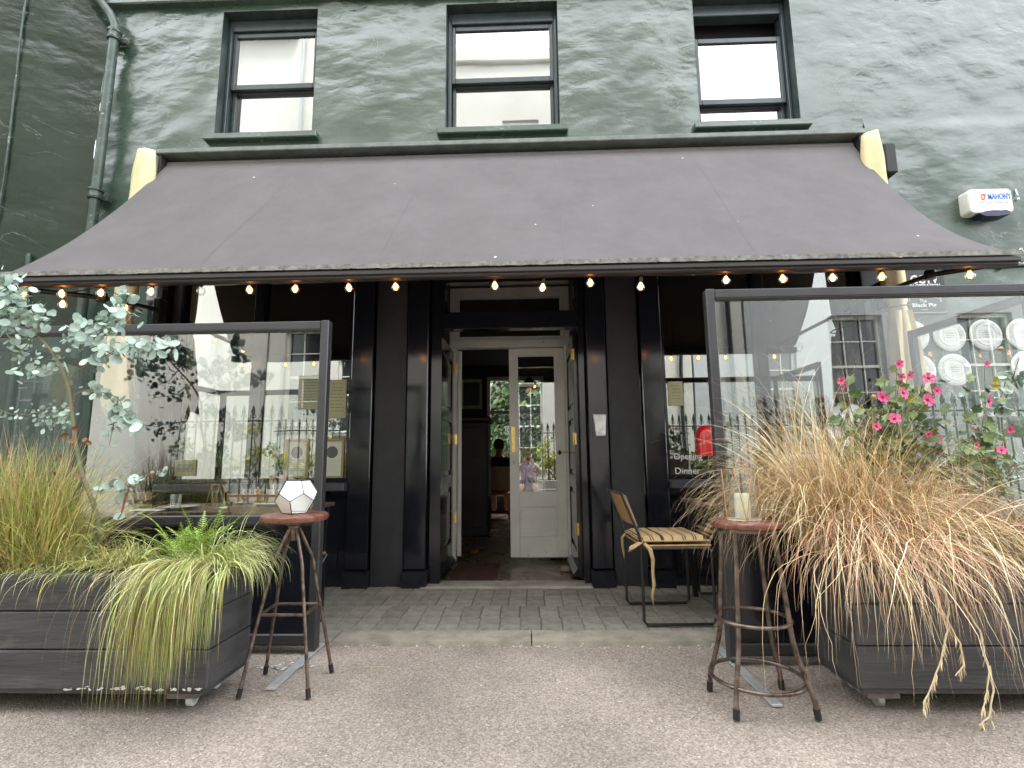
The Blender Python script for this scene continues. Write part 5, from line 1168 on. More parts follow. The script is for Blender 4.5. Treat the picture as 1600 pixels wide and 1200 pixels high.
# =================================================================== PLANTS
BOX_L = (-3.05, -1.365, -2.13, -1.80, .578); BOX_R = (1.345, 3.05, -2.10, -1.77, .603)
def grow(root, az, tilt, length, droop, n=9, box=None, stiff=1.4, rr=random, wob=.05):
    d = Vector((math.cos(az) * math.sin(tilt), math.sin(az) * math.sin(tilt), math.cos(tilt))); p = Vector(root); pts = [p.copy()]; st = length / n
    wa = Vector((rr.uniform(-1, 1), rr.uniform(-1, 1), rr.uniform(-.5, .5))) * wob
    for i in range(n):
        u = (i + 1) / n
        d = (d + Vector((0, 0, -1)) * droop * u ** stiff / n * 3 + wa * (1 if i % 3 else -1)).normalized(); p = p + d * st
        if box:
            x0, x1, y0, y1, zt = box; m = .012 + (abs(hash((round(root[0], 4), i))) % 7) * .002
            if p.z < zt and x0 - m < p.x < x1 + m and y0 - m < p.y < y1 + m:
                c = [(p.y - (y0 - m), 'f'), ((y1 + m) - p.y, 'b'), ((x1 + m) - p.x, 'r'), (p.x - (x0 - m), 'l')]
                k = min(c)[1]
                if min(c)[0] < .09 or p.z < zt - .06:
                    if k == 'f': p.y = y0 - m
                    elif k == 'b': p.y = y1 + m
                    elif k == 'r': p.x = x1 + m
                    else: p.x = x0 - m
                else: p.z = zt + .004; 
        if p.z < .008: p.z = .008
        if box and p.z < box[4]: d = Vector((d.x * .72, d.y * .72, d.z - .02)).normalized()
        pts.append(p.copy())
    return pts
def tuft(name, mats, label, cat, specs, parts=True, smooth=False, seed=1, group=None):
    """specs: (count, centre, spread xy, azimuth mean, azimuth spread, tilt lo/hi, length lo/hi, droop lo/hi, width, box, material indices, segments, wobble)"""
    rr = random.Random(seed); q = MB()
    for s in specs:
        cnt, c, sp, am, asd, ti, le, dr, w, box, mis, ns, wb = s
        for k in range(cnt):
            r0 = (c[0] + rr.uniform(-1, 1) * sp[0], c[1] + rr.uniform(-1, 1) * sp[1], c[2])
            az = rr.gauss(am, asd) if asd < 3 else rr.uniform(0, 2 * math.pi)
            pts = grow(r0, az, R(rr.uniform(*ti)), rr.uniform(*le), rr.uniform(*dr), ns, box, rr=rr, wob=wb)
            q.m = rr.choice(mis); q.cur = rr.random(); q.ribbon(pts, w * rr.uniform(.6, 1.3), side=Vector((rr.uniform(-1, 1), rr.uniform(-1, 1) * .6, rr.uniform(-.3, .3))) if rr.random() < .55 else None)
    t = thing(name, label, cat, specs[0][1], group); q.build('blades', mats, t, kind='stuff'); return t, q
PI = math.pi
# left planter
G1 = ['blade_olive', 'blade_straw', 'blade_lime', 'blade_rust', 'blade_gold']
tuft('tall_grass', G1, 'tall olive and straw grass tuft at the left edge, in the left planter', 'grass', [
    (1250, (-2.42, -1.96, .56), (.20, .10), 0, 9, (2, 34), (.30, .66), (.15, .75), .0036, BOX_L, [0, 2, 2, 0, 4, 1], 9, .03),
    (260, (-2.30, -1.96, .56), (.16, .09), -.2, .9, (20, 60), (.40, .72), (.5, 1.3), .0032, BOX_L, [0, 1, 2, 4], 10, .03),
    (110, (-2.45, -1.95, .56), (.18, .10), 0, 9, (0, 25), (.5, .75), (.1, .5), .003, BOX_L, [3, 1, 1], 9, .04)], seed=2)
G2 = ['blade_cream', 'blade_lime', 'blade_olive', 'blade_brown', 'blade_gold']
for i, (x, n_, lb) in enumerate([(-2.14, 620, 'low cream-green sedge mound between the tall grass and the trunk of the eucalyptus'),
                                (-1.90, 560, 'low cream-green sedge mound right of the eucalyptus trunk')]):
    tuft('sedge', G2, lb, 'grass', [(n_, (x, -1.97, .57), (.09, .07), 0, 9, (15, 70), (.10, .21), (.7, 1.7), .0028, BOX_L, [0, 0, 1, 1, 4], 8, .04),
         (22, (x, -2.02, .57), (.10, .04), -PI / 2, .6, (40, 85), (.18, .30), (1.4, 2.6), .0028, BOX_L, [0, 1, 4], 9, .05)], seed=20 + i, group=None)
tuft('trailing_sedge', G2, 'lime green sedge spilling like hair over the front of the left planter', 'grass', [
    (1500, (-1.485, -2.06, .575), (.105, .04), -PI / 2, .16, (52, 96), (.22, .52), (3.2, 5.2), .0027, BOX_L, [0, 1, 1, 1, 0, 4], 13, .05),
    (560, (-1.495, -2.07, .575), (.11, .04), -PI / 2, .16, (55, 96), (.44, .60), (3.4, 5.5), .0026, BOX_L, [1, 1, 3, 3, 2], 14, .07),
    (260, (-1.54, -2.0, .575), (.14, .05), PI, .8, (30, 75), (.12, .22), (.9, 1.8), .0026, BOX_L, [0, 1], 9, .05),
    (60, (-1.52, -2.08, .57), (.12, .03), -PI / 2, .2, (60, 95), (.60, .70), (2.2, 3.8), .0024, BOX_L, [1, 3, 0], 14, .12)], seed=5)
tuft('sedge', G2, 'pale sedge arching over the right end of the left planter towards the stool', 'grass', [
    (420, (-1.45, -1.96, .575), (.06, .09), -.15, .55, (30, 75), (.20, .36), (1.0, 2.2), .0027, BOX_L, [0, 0, 1, 1], 10, .05),
    (40, (-1.48, -1.93, .575), (.08, .08), 1.0, .9, (10, 60), (.25, .36), (.8, 2.0), .0022, BOX_L, [0, 1], 10, .09)], seed=6)
# spreading bright fern with pinnate fronds
fe_ = thing('fern', 'bright green feathery fern in the left planter, above the spilling sedge', 'fern', (-1.60, -1.97, .58)); rr = random.Random(9)
for k in range(34):
    az = rr.uniform(0, 2 * PI); L_n = rr.uniform(.18, .32); pts = grow((-1.60 + rr.uniform(-.07, .07), -1.97 + rr.uniform(-.03, .05), .58), az, R(rr.uniform(8, 62)), L_n, rr.uniform(.3, 1.1), 12, rr=rr, wob=.02)
    if k == 0: pts = grow((-1.60, -1.95, .60), .10, R(48), .40, .12, 16, rr=rr, wob=.02)
    q = MB(); q.cur = rr.random(); q.tube(pts, .0014, 4)
    for i in range(2, len(pts)):
        u = i / (len(pts) - 1); d = (pts[i] - pts[i - 1]).normalized(); sd = d.cross(Vector((0, 0, 1))); sd = sd.normalized() if sd.length > .01 else Vector((1, 0, 0)); nrm = sd.cross(d)
        for sg in (-1, 1):
            for h_ in (0, .5):
                b0 = pts[i - 1].lerp(pts[i], h_); w = .034 * math.sin(PI * min(1, .18 + u * .85)) + .004; dr_ = (sd * sg + d * .45 + nrm * rr.uniform(-.2, .3)).normalized()
                q.cur = rr.random()
                for m_ in range(3): c = b0 + dr_ * w * (m_ + .6) / 3; q.disc(c, nrm + Vector((rr.uniform(-.3, .3), rr.uniform(-.3, .3), 0)), .0055 * (1 - m_ * .18), n=5, squash=.55, d=dr_)
    q.build('frond', 'fern_green', fe_)
def weed(root, n_, h, label, seed, m='leaf_green'):
    rr = random.Random(seed); q = MB(); t = thing('leafy_weed', label, 'plant', root)
    for k in range(n_):
        pts = grow(root, rr.uniform(0, 2 * PI), R(rr.uniform(3, 22)), h * rr.uniform(.7, 1.1), .2, 8, rr=rr, wob=.03); q.cur = rr.random(); q.tube(pts, .0013, 4)
        for i in range(2, 9):
            for s_ in range(3): a = rr.uniform(0, 2 * PI); d = Vector((math.cos(a), math.sin(a), rr.uniform(.1, .9))).normalized(); q.cur = rr.random(); q.ribbon([pts[i] + d * e for e in (0, .016, .032, .04)], .007)
    q.build('stems', m, t, kind='stuff')
weed((-2.06, -1.97, .58), 4, .21, 'green narrow-leaved weed growing beside the foot of the eucalyptus trunk', 3, 'leaf_fresh')
weed((-1.44, -1.93, .58), 2, .17, 'small green weed at the right end of the left planter', 4, 'leaf_fresh')

# leaf meshes
def leaf_mesh(name, m, squash=1.0, r=1.0, cup=.18, n=10, point=False):
    q = MB()
    if point:
        pts = [(0, -1), (.45, -.55), (.85, -.35), (.62, .1), (.75, .5), (.3, .45), (0, 1), (-.3, .45), (-.75, .5), (-.62, .1), (-.85, -.35), (-.45, -.55)]
        q.v = [(0, 0, 0)] + [(x * r * squash, y * r, cup * r * (x * x)) for x, y in pts]; q.t = [.5] * 13; q.f = [(0, k + 1, (k + 1) % 12 + 1) for k in range(12)]; q.mi = [0] * 12
    else: q.disc((0, 0, 0), (0, 0, 1), r, n=n, squash=squash, cup=cup, d=(0, 1, 0))
    return q.mesh(name, m)
EL = [leaf_mesh('leaf', 'euca_leaf', s_, 1, c_) for s_, c_ in ((1, .15), (.85, .25), (.72, .1))]
def place_leaf(me, parent, loc, nrm, r, rr, name='leaf'):
    o = bpy.data.objects.new(name, me); COL.objects.link(o); o.parent = parent; o.location = Vector(loc) - Vector(parent['_w'])
    z = Vector(nrm).normalized(); x = z.orthogonal().normalized(); x = (Matrix.Rotation(rr.uniform(0, 2 * PI), 3, z) @ x); y = z.cross(x)
    o.rotation_euler = Matrix((x, y, z)).transposed().to_euler(); o.scale = (r, r, r); return o
def eucalyptus(label, trunk, branches, seed, maxn=230, leafr=(.013, .024), y=-1.95, tr=.011):
    rr = random.Random(seed); pts = [at(px, py, y + dy) for px, py, dy in trunk]; t = thing('eucalyptus_tree', label, 'tree', tuple(pts[0]))
    # smooth trunk
    sm = []
    for i in range(len(pts) - 1):
        for k in range(5):
            u = k / 5; p0, p1, p2, p3 = pts[max(0, i - 1)], pts[i], pts[i + 1], pts[min(len(pts) - 1, i + 2)]
            sm.append(.5 * ((2 * p1) + (-p0 + p2) * u + (2 * p0 - 5 * p1 + 4 * p2 - p3) * u * u + (-p0 + 3 * p1 - 3 * p2 + p3) * u ** 3))
    sm.append(pts[-1]); q = MB(); q.tube(sm, [tr * (1 - .7 * i / len(sm)) * (1.15 if i % 7 == 3 else 1) for i in range(len(sm))], 8); q.build('trunk', 'euca_bark', t, smooth=True)
    cnt = 0; st_ = MB()
    for br in branches:
        bp = [at(px, py, y + dy) for px, py, dy in br[0]]; dens, lr, sprd = br[1], br[2], br[3]; q = MB()
        path = []
        for a, b_ in zip(bp, bp[1:]):
            for k in range(6): path.append(a.lerp(b_, k / 6))
        path.append(bp[-1]); path = [p + Vector((0, 0, .008 * math.sin(i * .7))) for i, p in enumerate(path)]
        q.tube(path, [.0035 * (1 - .6 * i / len(path)) for i in range(len(path))], 5); q.build('branch', br[4] if len(br) > 4 else 'euca_bark', t)
        for k in range(dens):
            i = rr.randrange(len(path) // 6, len(path)); c = path[i] + Vector((rr.gauss(0, sprd), rr.gauss(0, sprd), rr.gauss(0, sprd)))
            d = (path[i] - path[i - 1]).normalized(); nrm = (d * rr.uniform(-1, 1) * 1.2 + Vector((rr.uniform(-1, 1), rr.uniform(-1.4, .2), rr.uniform(-.3, 1)))).normalized(); r_ = rr.uniform(*leafr) * lr * rr.choice((.6, .8, 1, 1, 1.15))
            if cnt < maxn: place_leaf(rr.choice(EL), t, c, nrm, r_, rr); cnt += 1
            else: st_.cur = rr.random(); st_.disc(c, nrm, r_, n=8, squash=rr.uniform(.75, 1), cup=.15)
    if st_.f: st_.build('leaves', 'euca_leaf_stuff', t, kind='stuff')
    return t
eu = eucalyptus('silver-leaved young eucalyptus leaning left out of the left planter', [(157, 862, 0), (150, 800, 0), (128, 740, .02), (118, 690, .02), (112, 640, .02), (104, 595, 0), (85, 555, 0), (55, 520, 0), (28, 492, 0), (-20, 460, 0)], [
    ([(104, 595, 0), (150, 560, .0), (200, 540, .03), (262, 545, .05)], 90, 1.2, .026),
    ([(85, 555, 0), (130, 525, .0), (170, 510, 0), (200, 470, .02)], 110, 1.25, .034),
    ([(170, 520, 0), (188, 500, .02), (192, 468, .02), (200, 445, .02)], 26, 1.2, .012),
    ([(55, 520, 0), (60, 500, -.05), (40, 470, -.05)], 56, 1.1, .032),
    ([(28, 492, 0), (10, 470, -.06), (5, 440, -.06)], 80, 1.3, .04), ([(28, 492, 0), (0, 500, 0), (-30, 520, 0)], 110, 1.2, .055), ([(85, 555, 0), (60, 575, .02), (20, 590, .04)], 46, .9, .035),
    ([(60, 522, 0), (40, 540, .0), (10, 560, 0)], 26, .75, .030),
    ([(28, 492, 0), (20, 480, -.1), (-10, 470, -.1)], 34, 1.15, .04),
    ([(112, 620, .02), (150, 605, .05), (185, 625, .05), (205, 650, .05)], 44, .9, .02), ([(165, 615, .05), (190, 650, .06), (215, 670, .06)], 16, 1.5, .014),
    ([(185, 620, .05), (178, 660, .05), (170, 700, .05)], 16, .95, .014),
    ([(112, 640, .02), (80, 640, .08), (40, 650, .1), (0, 640, .1)], 50, .55, .022), ([(112, 650, .02), (90, 655, .1), (60, 665, .12)], 60, .7, .026),
    ([(157, 862, 0), (190, 800, -.02), (205, 755, -.03), (240, 735, -.03), (262, 735, -.03)], 2, .9, .01, 'twig_red'), ([(190, 800, -.02), (200, 762, -.02), (165, 762, -.02), (150, 768, -.02)], 16, 1.0, .012, 'twig_red'),
    ([(200, 762, -.02), (215, 745, -.03), (262, 737, -.03)], 22, 1.0, .010, 'twig_red')], 14, maxn=290)
rr = random.Random(15); DL = leaf_mesh('dry_leaf', 'dry_leaf', .7, 1, .4)
for px, py in ((118, 668), (100, 680), (132, 688), (138, 692), (112, 690), (95, 715), (88, 740), (52, 742), (122, 745), (122, 782), (140, 693)):
    place_leaf(DL, eu, at(px, py, -1.97), (rr.uniform(-1, 1), -1, rr.uniform(-1, 1)), rr.uniform(.012, .02), rr, 'dry_leaf')

# right planter: big bronze hair sedge
G3 = ['blade_straw', 'blade_rust', 'blade_gold', 'blade_pale', 'blade_brown']
big = [(900, (1.55, -1.92, .60), (.17, .09), 0, 9, (4, 42), (.45, .84), (1.0, 2.4), .0029, BOX_R, [0, 0, 0, 1, 2, 3, 3], 15, .20),
       (1050, (1.45, -1.87, .60), (.12, .08), PI - .25, .45, (12, 50), (.50, .90), (1.1, 2.6), .0029, BOX_R, [0, 0, 3, 3, 1, 2], 16, .18),
       (430, (1.55, -1.99, .60), (.20, .09), -PI / 2, .9, (10, 60), (.30, .70), (1.2, 2.8), .0029, BOX_R, [0, 1, 1, 3, 3, 0], 15, .24),
       (320, (1.44, -1.99, .60), (.12, .08), -PI * .60, .4, (25, 70), (.45, .85), (1.5, 3.2), .0031, BOX_R, [1, 1, 0, 3], 15, .22),
       (620, (1.74, -1.95, .60), (.2, .1), -.3, 1.2, (8, 60), (.35, .74), (1.0, 2.2), .0029, BOX_R, [0, 1, 3, 2], 14, .20),
       (520, (1.62, -1.95, .60), (.24, .11), 0, 9, (0, 45), (.2, .45), (.4, 1.4), .0038, BOX_R, [2, 2, 0, 4], 9, .12),
       (170, (1.58, -2.03, .60), (.24, .05), -PI / 2, .7, (40, 80), (.60, 1.0), (1.5, 3.2), .0028, BOX_R, [1, 3, 0, 3], 17, .26),
       (170, (1.45, -1.90, .60), (.12, .08), PI - .2, .7, (4, 32), (.75, 1.10), (.7, 1.8), .0030, BOX_R, [0, 3, 3, 2], 17, .16),
       (90, (1.62, -1.90, .60), (.12, .08), PI, 1.2, (2, 22), (.70, .95), (.5, 1.6), .0030, BOX_R, [0, 3, 3, 2], 17, .16)]
tuft('hair_sedge', G3, 'huge bronze and straw hair sedge arching out of the right planter over the ringed stool', 'grass', big, seed=40)
tuft('hair_sedge', G3, 'smaller rusty hair sedge behind the big one, at the right edge of the right planter', 'grass', [
    (520, (2.10, -1.95, .60), (.20, .12), 0, 9, (15, 80), (.25, .52), (.9, 2.4), .0036, BOX_R, [1, 1, 0, 3, 4, 4], 13, .06),
    (140, (1.90, -2.02, .60), (.22, .06), -PI / 2, .8, (40, 85), (.25, .50), (1.4, 3.0), .0028, BOX_R, [1, 1, 0, 4], 12, .08)], seed=41)
tuft('moss_mound', ['moss_lime', 'blade_gold', 'blade_lime'], 'lime coloured fine mound at the right edge of the right planter', 'plant', [
    (2600, (2.02, -2.03, .60), (.10, .05), 0, 9, (0, 88), (.08, .15), (.3, 1.2), .0018, None, [0, 0, 2, 1], 5, .12)], seed=42)
# thick dry flower stems hanging in front of the planter
sm_ = thing('dry_seed_stems', 'thick twisted straw seed stems hanging down the front of the right planter', 'dry stems', (1.7, -2.15, .6)); rr = random.Random(50)
for path in ([(1455, 870), (1470, 905), (1482, 940), (1480, 985), (1470, 1030), (1450, 1085), (1440, 1105)], [(1480, 880), (1500, 935), (1530, 985), (1537, 1010), (1545, 1050), (1540, 1090), (1532, 1125)], [(1440, 860), (1455, 900), (1470, 950), (1500, 1005), (1505, 1040), (1490, 1060)], [(1545, 1040), (1552, 1080), (1545, 1120), (1530, 1165)]):
    ps = [at(px, py, -2.17 - .01 * i) for i, (px, py) in enumerate(path)]; q = MB()
    for i, p in enumerate(ps):
        if p.z < .01: p.z = .01
    fin = []
    for a, b_ in zip(ps, ps[1:]):
        for k in range(5): fin.append(a.lerp(b_, k / 5) + Vector((rr.uniform(-.003, .003), 0, 0)))
    q.tube(fin, [.0042 * (1 - .5 * i / len(fin)) for i in range(len(fin))], 5)
    for i in range(8, len(fin)):
        if rr.random() < .7:
            for k in range(4): d = Vector((rr.uniform(-.4, .4), rr.uniform(-.3, .3), -1)).normalized(); q.cur = rr.random(); q.ribbon([fin[i] + d * e + Vector((rr.uniform(-.002, .002), 0, 0)) for e in (0, .015, .03, .045)], .004)
    q.build('stem', 'blade_pale', sm_)

# mallow with pink flowers
ML = [leaf_mesh('leaf', m_, s_, 1, c_, point=True) for m_, s_, c_ in (('leaf_fresh', 1, .3), ('leaf_green', .9, .2), ('leaf_fresh', .8, .5))]
fq = MB()
for k in range(5):
    a = 2 * PI * k / 5; ca, sa = math.cos(a), math.sin(a); fan = [(.15, 0, .02)]
    ring_ = [(.35, -.22), (.75, -.42), (1.0, -.22), (.96, 0), (1.0, .22), (.75, .42), (.35, .22)]
    pts = [(0, 0, -.12)] + [(x * ca - y * sa, x * sa + y * ca, .18 * x * x + .04 * math.cos(y * 14)) for x, y in ring_]; n = len(fq.v); fq.v += pts; fq.t += [.5] * 8
    fq.f += [(n, n + i, n + i + 1) for i in range(1, 7)]; fq.mi += [1 if i in (1, 6) else 0 for i in range(1, 7)]
fq.m = 1; fq.lathe((0, 0, -.1), [(.16, 0), (.26, .16), (.1, .3), (.001, .34)], 8); ME_FLOWER = fq.mesh('flower', ['petal_pink', 'petal_core'])
FP = [(795, 335, 18), (805, 388, 16), (838, 380, 19), (915, 393, 25), (812, 453, 24), (950, 445, 15), (912, 482, 26), (728, 470, 25), (775, 558, 23), (703, 590, 18), (560, 403, 17), (565, 430, 11), (915, 622, 17), (953, 640, 19), (1160, 487, 25), (1153, 335, 11), (1213, 687, 17), (1110, 665, 15), (1248, 603, 15), (1102, 592, 9)]
mw = thing('pink_mallow', 'leafy plant with bright pink flowers rising behind the bronze grass', 'flowering plant', (1.9, -1.85, .6)); rr = random.Random(60)
SC = .3834; lq = MB(); nleaf = 0
roots = [Vector((1.75, -1.82, .6)), Vector((1.95, -1.82, .6)), Vector((2.15, -1.82, .6))]
for i, (x, y, r_) in enumerate(FP):
    p = at(1100 + SC * x, 440 + SC * y, -2.0 + rr.uniform(-.05, .03)); fr = r_ * SC * .5 / F_PX * 2.4 * 1.75
    o = place_leaf(ME_FLOWER, mw, p, (rr.uniform(-.6, .6), -1, rr.uniform(-.5, .7)), fr * rr.uniform(1, 1.25), rr, 'flower')
    r0 = min(roots, key=lambda q_: abs(q_.x - p.x)); mid = r0.lerp(p, .55) + Vector((rr.uniform(-.05, .05), .03, 0)); path = []
    for k in range(11): u = k / 10; path.append(r0 * (1 - u) ** 2 + mid * 2 * u * (1 - u) + (p + Vector((0, .012, 0))) * u * u)
    q = MB(); q.tube(path, [.0028 * (1 - .5 * k / 11) for k in range(11)], 5); q.build('stem', 'stem_green', mw)
    for k in range(24):
        u = rr.uniform(.5, 1.0); c = path[min(10, int(u * 10))] + Vector((rr.gauss(0, .040), rr.gauss(.02, .025), rr.gauss(-.015, .040)))
        if nleaf < 290: place_leaf(rr.choice(ML), mw, c, (rr.uniform(-1, 1), rr.uniform(-1.3, .1), rr.uniform(-.2, 1)), rr.uniform(.018, .036), rr)
        else: lq.m = rr.randrange(2); lq.cur = rr.random(); lq.disc(c, (rr.uniform(-1, 1), rr.uniform(-1.3, .1), rr.uniform(-.2, 1)), rr.uniform(.016, .03), n=7, squash=.75, cup=.2); nleaf += 1
if lq.f: lq.build('leaves', ['leaf_fresh', 'leaf_green'], mw, kind='stuff')
for x, y in ((1187, 430), (1190, 405), (845, 480), (870, 440)): place_leaf(leaf_mesh('leaf', 'leaf_yellow', .5, 1, .3), mw, at(1100 + SC * x, 440 + SC * y, -2.02), (rr.uniform(-1, 1), -1, 0), .022, rr)
for x, y in ((1210, 275), (690, 470)):
    q = MB(); c = at(1100 + SC * x, 440 + SC * y, -2.02); q.lathe(c - Vector((0, 0, .012)), [(.001, 0), (.009, .006), (.011, .014), (.006, .022), (.001, .024)], 8); q.build('seed_head', 'blade_straw', mw, smooth=True)
# second young eucalyptus at the right edge
eucalyptus('pale eucalyptus with large round leaves at the right edge, beside the pink flowers', [(1590, 880, 0), (1585, 800, 0), (1575, 720, 0), (1565, 650, 0), (1580, 600, 0), (1592, 560, 0)], [
    ([(1575, 720, 0), (1545, 690, -.03), (1520, 660, -.03), (1505, 620, -.02)], 26, 1.0, .018), ([(1575, 680, 0), (1600, 660, -.03), (1630, 650, -.03)], 26, 1.3, .022),
    ([(1565, 650, 0), (1562, 620, -.02), (1575, 592, -.02)], 16, 1.9, .016), ([(1580, 600, 0), (1600, 590, 0), (1625, 580, 0)], 14, 1.5, .016),
    ([(1580, 740, 0), (1600, 720, 0), (1640, 700, 0)], 40, .9, .03), ([(1585, 800, 0), (1560, 760, 0), (1600, 740, 0)], 36, .8, .028)], 61, maxn=150, y=-1.86, tr=.006)

# =================================================================== THE OTHER SIDE OF THE LANE (seen reflected in the glass)
pv = MB(); pv.box(-16, 16, -9.0, -6.0, -.05, .06); struct('far_pavement', pv, 'kerb_concrete')
pw = thing('area_railings', 'black cast iron railings with fleur finials across the lane, seen reflected', 'railings', (0, -6.25, 0))
q = MB(); q.box(-5.35, 12, -6.38, -6.12, .06, .42, bev=.02); q.build('plinth', 'stone_step', pw)
q = MB(); q.box(-5.4, 12, -6.265, -6.235, 1.66, 1.685); q.box(-5.4, 12, -6.262, -6.238, .52, .55); q.build('rail', 'black_metal', pw)
rq = MB(); rq.tube([(0, 0, .42), (0, 0, 1.76)], .012, 6); rq.lathe((0, 0, 1.74), [(.012, 0), (.020, .01), (.012, .025), (.028, .055), (.034, .08), (.024, .12), (.010, .16), (.001, .20)], 8)
for s_ in (-1, 1): rq.tube([(s_ * .008, 0, 1.72), (s_ * .035, 0, 1.73), (s_ * .042, 0, 1.755), (s_ * .028, 0, 1.775), (s_ * .018, 0, 1.76)], .0065, 5); rq.tube([(s_ * .008, 0, 1.63), (s_ * .035, 0, 1.625), (s_ * .04, 0, 1.605), (s_ * .02, 0, 1.60)], .006, 5)
ME_RAIL = rq.mesh('railing_bar', 'black_metal'); x = -5.3
while x < 11.9: piece('railing_bar', ME_RAIL, pw, (x, -6.25, 0)); x += .148
mat('green_house_paint', (0.03, 0.05, 0.04), 0.6, var=.2, vscale=1)
for nm, x0, x1, h, lab, wins in (('georgian_house', -5.3, 4.2, 12.3, 'pale rendered house with white sash windows across the lane, seen reflected', [(-4.45, 1), (-.1, 1), (2.6, 1)]),
                                 ('gabled_house', -8.9, -5.35, 13.6, 'pale gabled house with dark eaves across the lane, seen reflected', []),
                                 ('dark_green_house', -24, -8.95, 10.5, 'dark green house further along the lane, seen reflected', []),
                                 ('low_house', 4.25, 15, 8.2, 'lower pale grey house across the lane, seen reflected', [(6.35, 1), (8.8, 1), (12, 1)])):
    t = thing(nm, lab, 'building', ((x0 + x1) / 2, -8.6, 0)); H_ = []
    for cx, _ in wins:
        for z0, z1 in ((1.75, 3.75), (5.2, 7.0), (8.9, 10.6)):
            if z1 < h - .6: H_.append((cx - .52, cx + .52, z0 - (1.0 if abs(cx + .1) < .1 and z0 < 2 else 0), z1 - (.5 if abs(cx + .1) < .1 and z0 < 2 else 0)))
    q = MB(); xs = sorted({x0, x1} | {h_[0] for h_ in H_} | {h_[1] for h_ in H_}); zs = sorted({0.06, h} | {h_[2] for h_ in H_} | {h_[3] for h_ in H_})
    for a, b_ in zip(xs, xs[1:]):
        for c, d in zip(zs, zs[1:]):
            if not any(h_[0] <= a and b_ <= h_[1] and h_[2] <= c and d <= h_[3] for h_ in H_): q.box(a, b_, -8.9, -8.6, c, d)
    q.build('wall', 'lime_wall' if h > 12 else ('green_house_paint' if x0 < -20 else 'lime_wall_grey'), t); bx('parapet', 'lime_wall', t, x0, x1, -8.95, -8.45, h, h + .35, bev=.03); bx('roof', 'slate', t, x0, x1, -16, -8.96, h - .2, h + .1); bx('rear_wall', 'lime_wall', t, x0, x1, -16.2, -16.01, .06, h)
    for h_ in H_:
        f = MB(); a, b_, c, d = h_
        f.box(a, a + .06, -8.78, -8.70, c, d); f.box(b_ - .06, b_, -8.78, -8.70, c, d); f.box(a + .061, b_ - .061, -8.78, -8.70, d - .07, d); f.box(a + .061, b_ - .061, -8.78, -8.70, c, c + .08); f.box(a + .061, b_ - .061, -8.779, -8.71, (c + d) / 2 - .025, (c + d) / 2 + .025)
        for k in (1, 2): xx = a + (b_ - a) * k / 3; f.box(xx - .011, xx + .011, -8.776, -8.73, c + .081, d - .071)
        for k in (1, 3): zz = c + (d - c) * k / 4; f.box(a + .061, b_ - .061, -8.774, -8.735, zz - .011, zz + .011)
        o = f.build('window', 'white_paint', t); g = MB(); g.box(a + .05, b_ - .05, -8.80, -8.765, c, d); g.build('pane', 'opp_pane', o); bx('window_sill', 'stone_step', t, a - .08, b_ + .08, -8.70, -8.52, c - .09, c - .001)
    if nm == 'gabled_house':
        q = MB(); q.box(-8.94, -6.6, -9.2, -8.2, 13.35, 13.7); q.build('eaves', 'slate', t); q = MB(); q.tube([(-6.4, -8.5, .06), (-6.4, -8.5, 13.3)], .05, 8); q.build('downpipe', 'lime_wall_grey', t, smooth=True)
    if h > 12 and x1 > 0:
        q = MB(); q.tube([(3.9, -8.5, .06), (3.9, -8.5, h)], .05, 8); q.build('downpipe', 'black_metal', t, smooth=True)
def shrub(c, rad, n_, label, seed, mats, lr=(.02, .05), squash=1.0):
    rr = random.Random(seed); t = thing('shrub', label, 'shrub', (c[0], c[1], .06), 'shrubs behind the railings across the lane' if c[1] < -5 else 'trees in the back garden'); q = MB()
    cl = [Vector((c[0] + rr.gauss(0, rad * .5), c[1] + rr.gauss(0, rad * .3), c[2] + rr.gauss(0, rad * .5 * squash))) for _ in range(14)]
    for k in range(n_):
        b_ = rr.choice(cl); v = Vector((rr.gauss(0, 1), rr.gauss(0, 1), rr.gauss(0, 1))).normalized() * rad * .42 * rr.random() ** .4; p = b_ + v
        if p.z < .1: continue
        q.m = rr.randrange(len(mats)); q.cur = rr.random(); q.disc(p, (rr.uniform(-1, 1), rr.uniform(-1, 1), rr.uniform(-.2, 1)), rr.uniform(*lr), n=5, squash=rr.uniform(.4, .8))
    q.build('foliage', mats, t, kind='stuff'); w = MB()
    for k in range(5): w.tube([(c[0] + rr.uniform(-.05, .05), c[1], .06), (c[0] + rr.uniform(-.3, .3) * rad, c[1], c[2] * .6), tuple(rr.choice(cl))], .012, 5)
    w.build('stem', 'euca_bark', t)
SHL = ['green shrub at the left end of the railings across the lane', 'yellow-green shrub second along the railings across the lane', 'shrub with yellow leaves third along the railings across the lane', 'dark shrub fourth along the railings across the lane', 'yellow-green shrub behind the railings left of the photographer', 'yellow-green shrub behind the railings right of the photographer', 'dark shrub behind the railings opposite the striped chair', 'green shrub behind the railings opposite the ringed stool', 'dark shrub behind the railings opposite the right planter', 'green shrub at the right end of the railings across the lane']
for i, (x, z, r_, mm) in enumerate([(-5.4, .9, .45, ['leaf_green', 'leaf_dark']), (-4.4, 1.0, .42, ['leaf_fresh', 'leaf_yellow']), (-3.4, .8, .42, ['leaf_green', 'leaf_yellow']), (-2.3, .85, .45, ['leaf_green', 'leaf_dark']), (-.9, .9, .4, ['leaf_fresh', 'leaf_yellow']), (.6, .95, .42, ['leaf_fresh', 'leaf_yellow']), (2.2, .8, .4, ['leaf_green', 'leaf_dark']), (3.6, .75, .4, ['leaf_green', 'leaf_fresh']), (5.2, .8, .4, ['leaf_green', 'leaf_dark']), (6.8, .9, .4, ['leaf_green', 'leaf_fresh'])]):
    shrub((x, -6.95, z), r_, 900, SHL[i], 70 + i, mm)
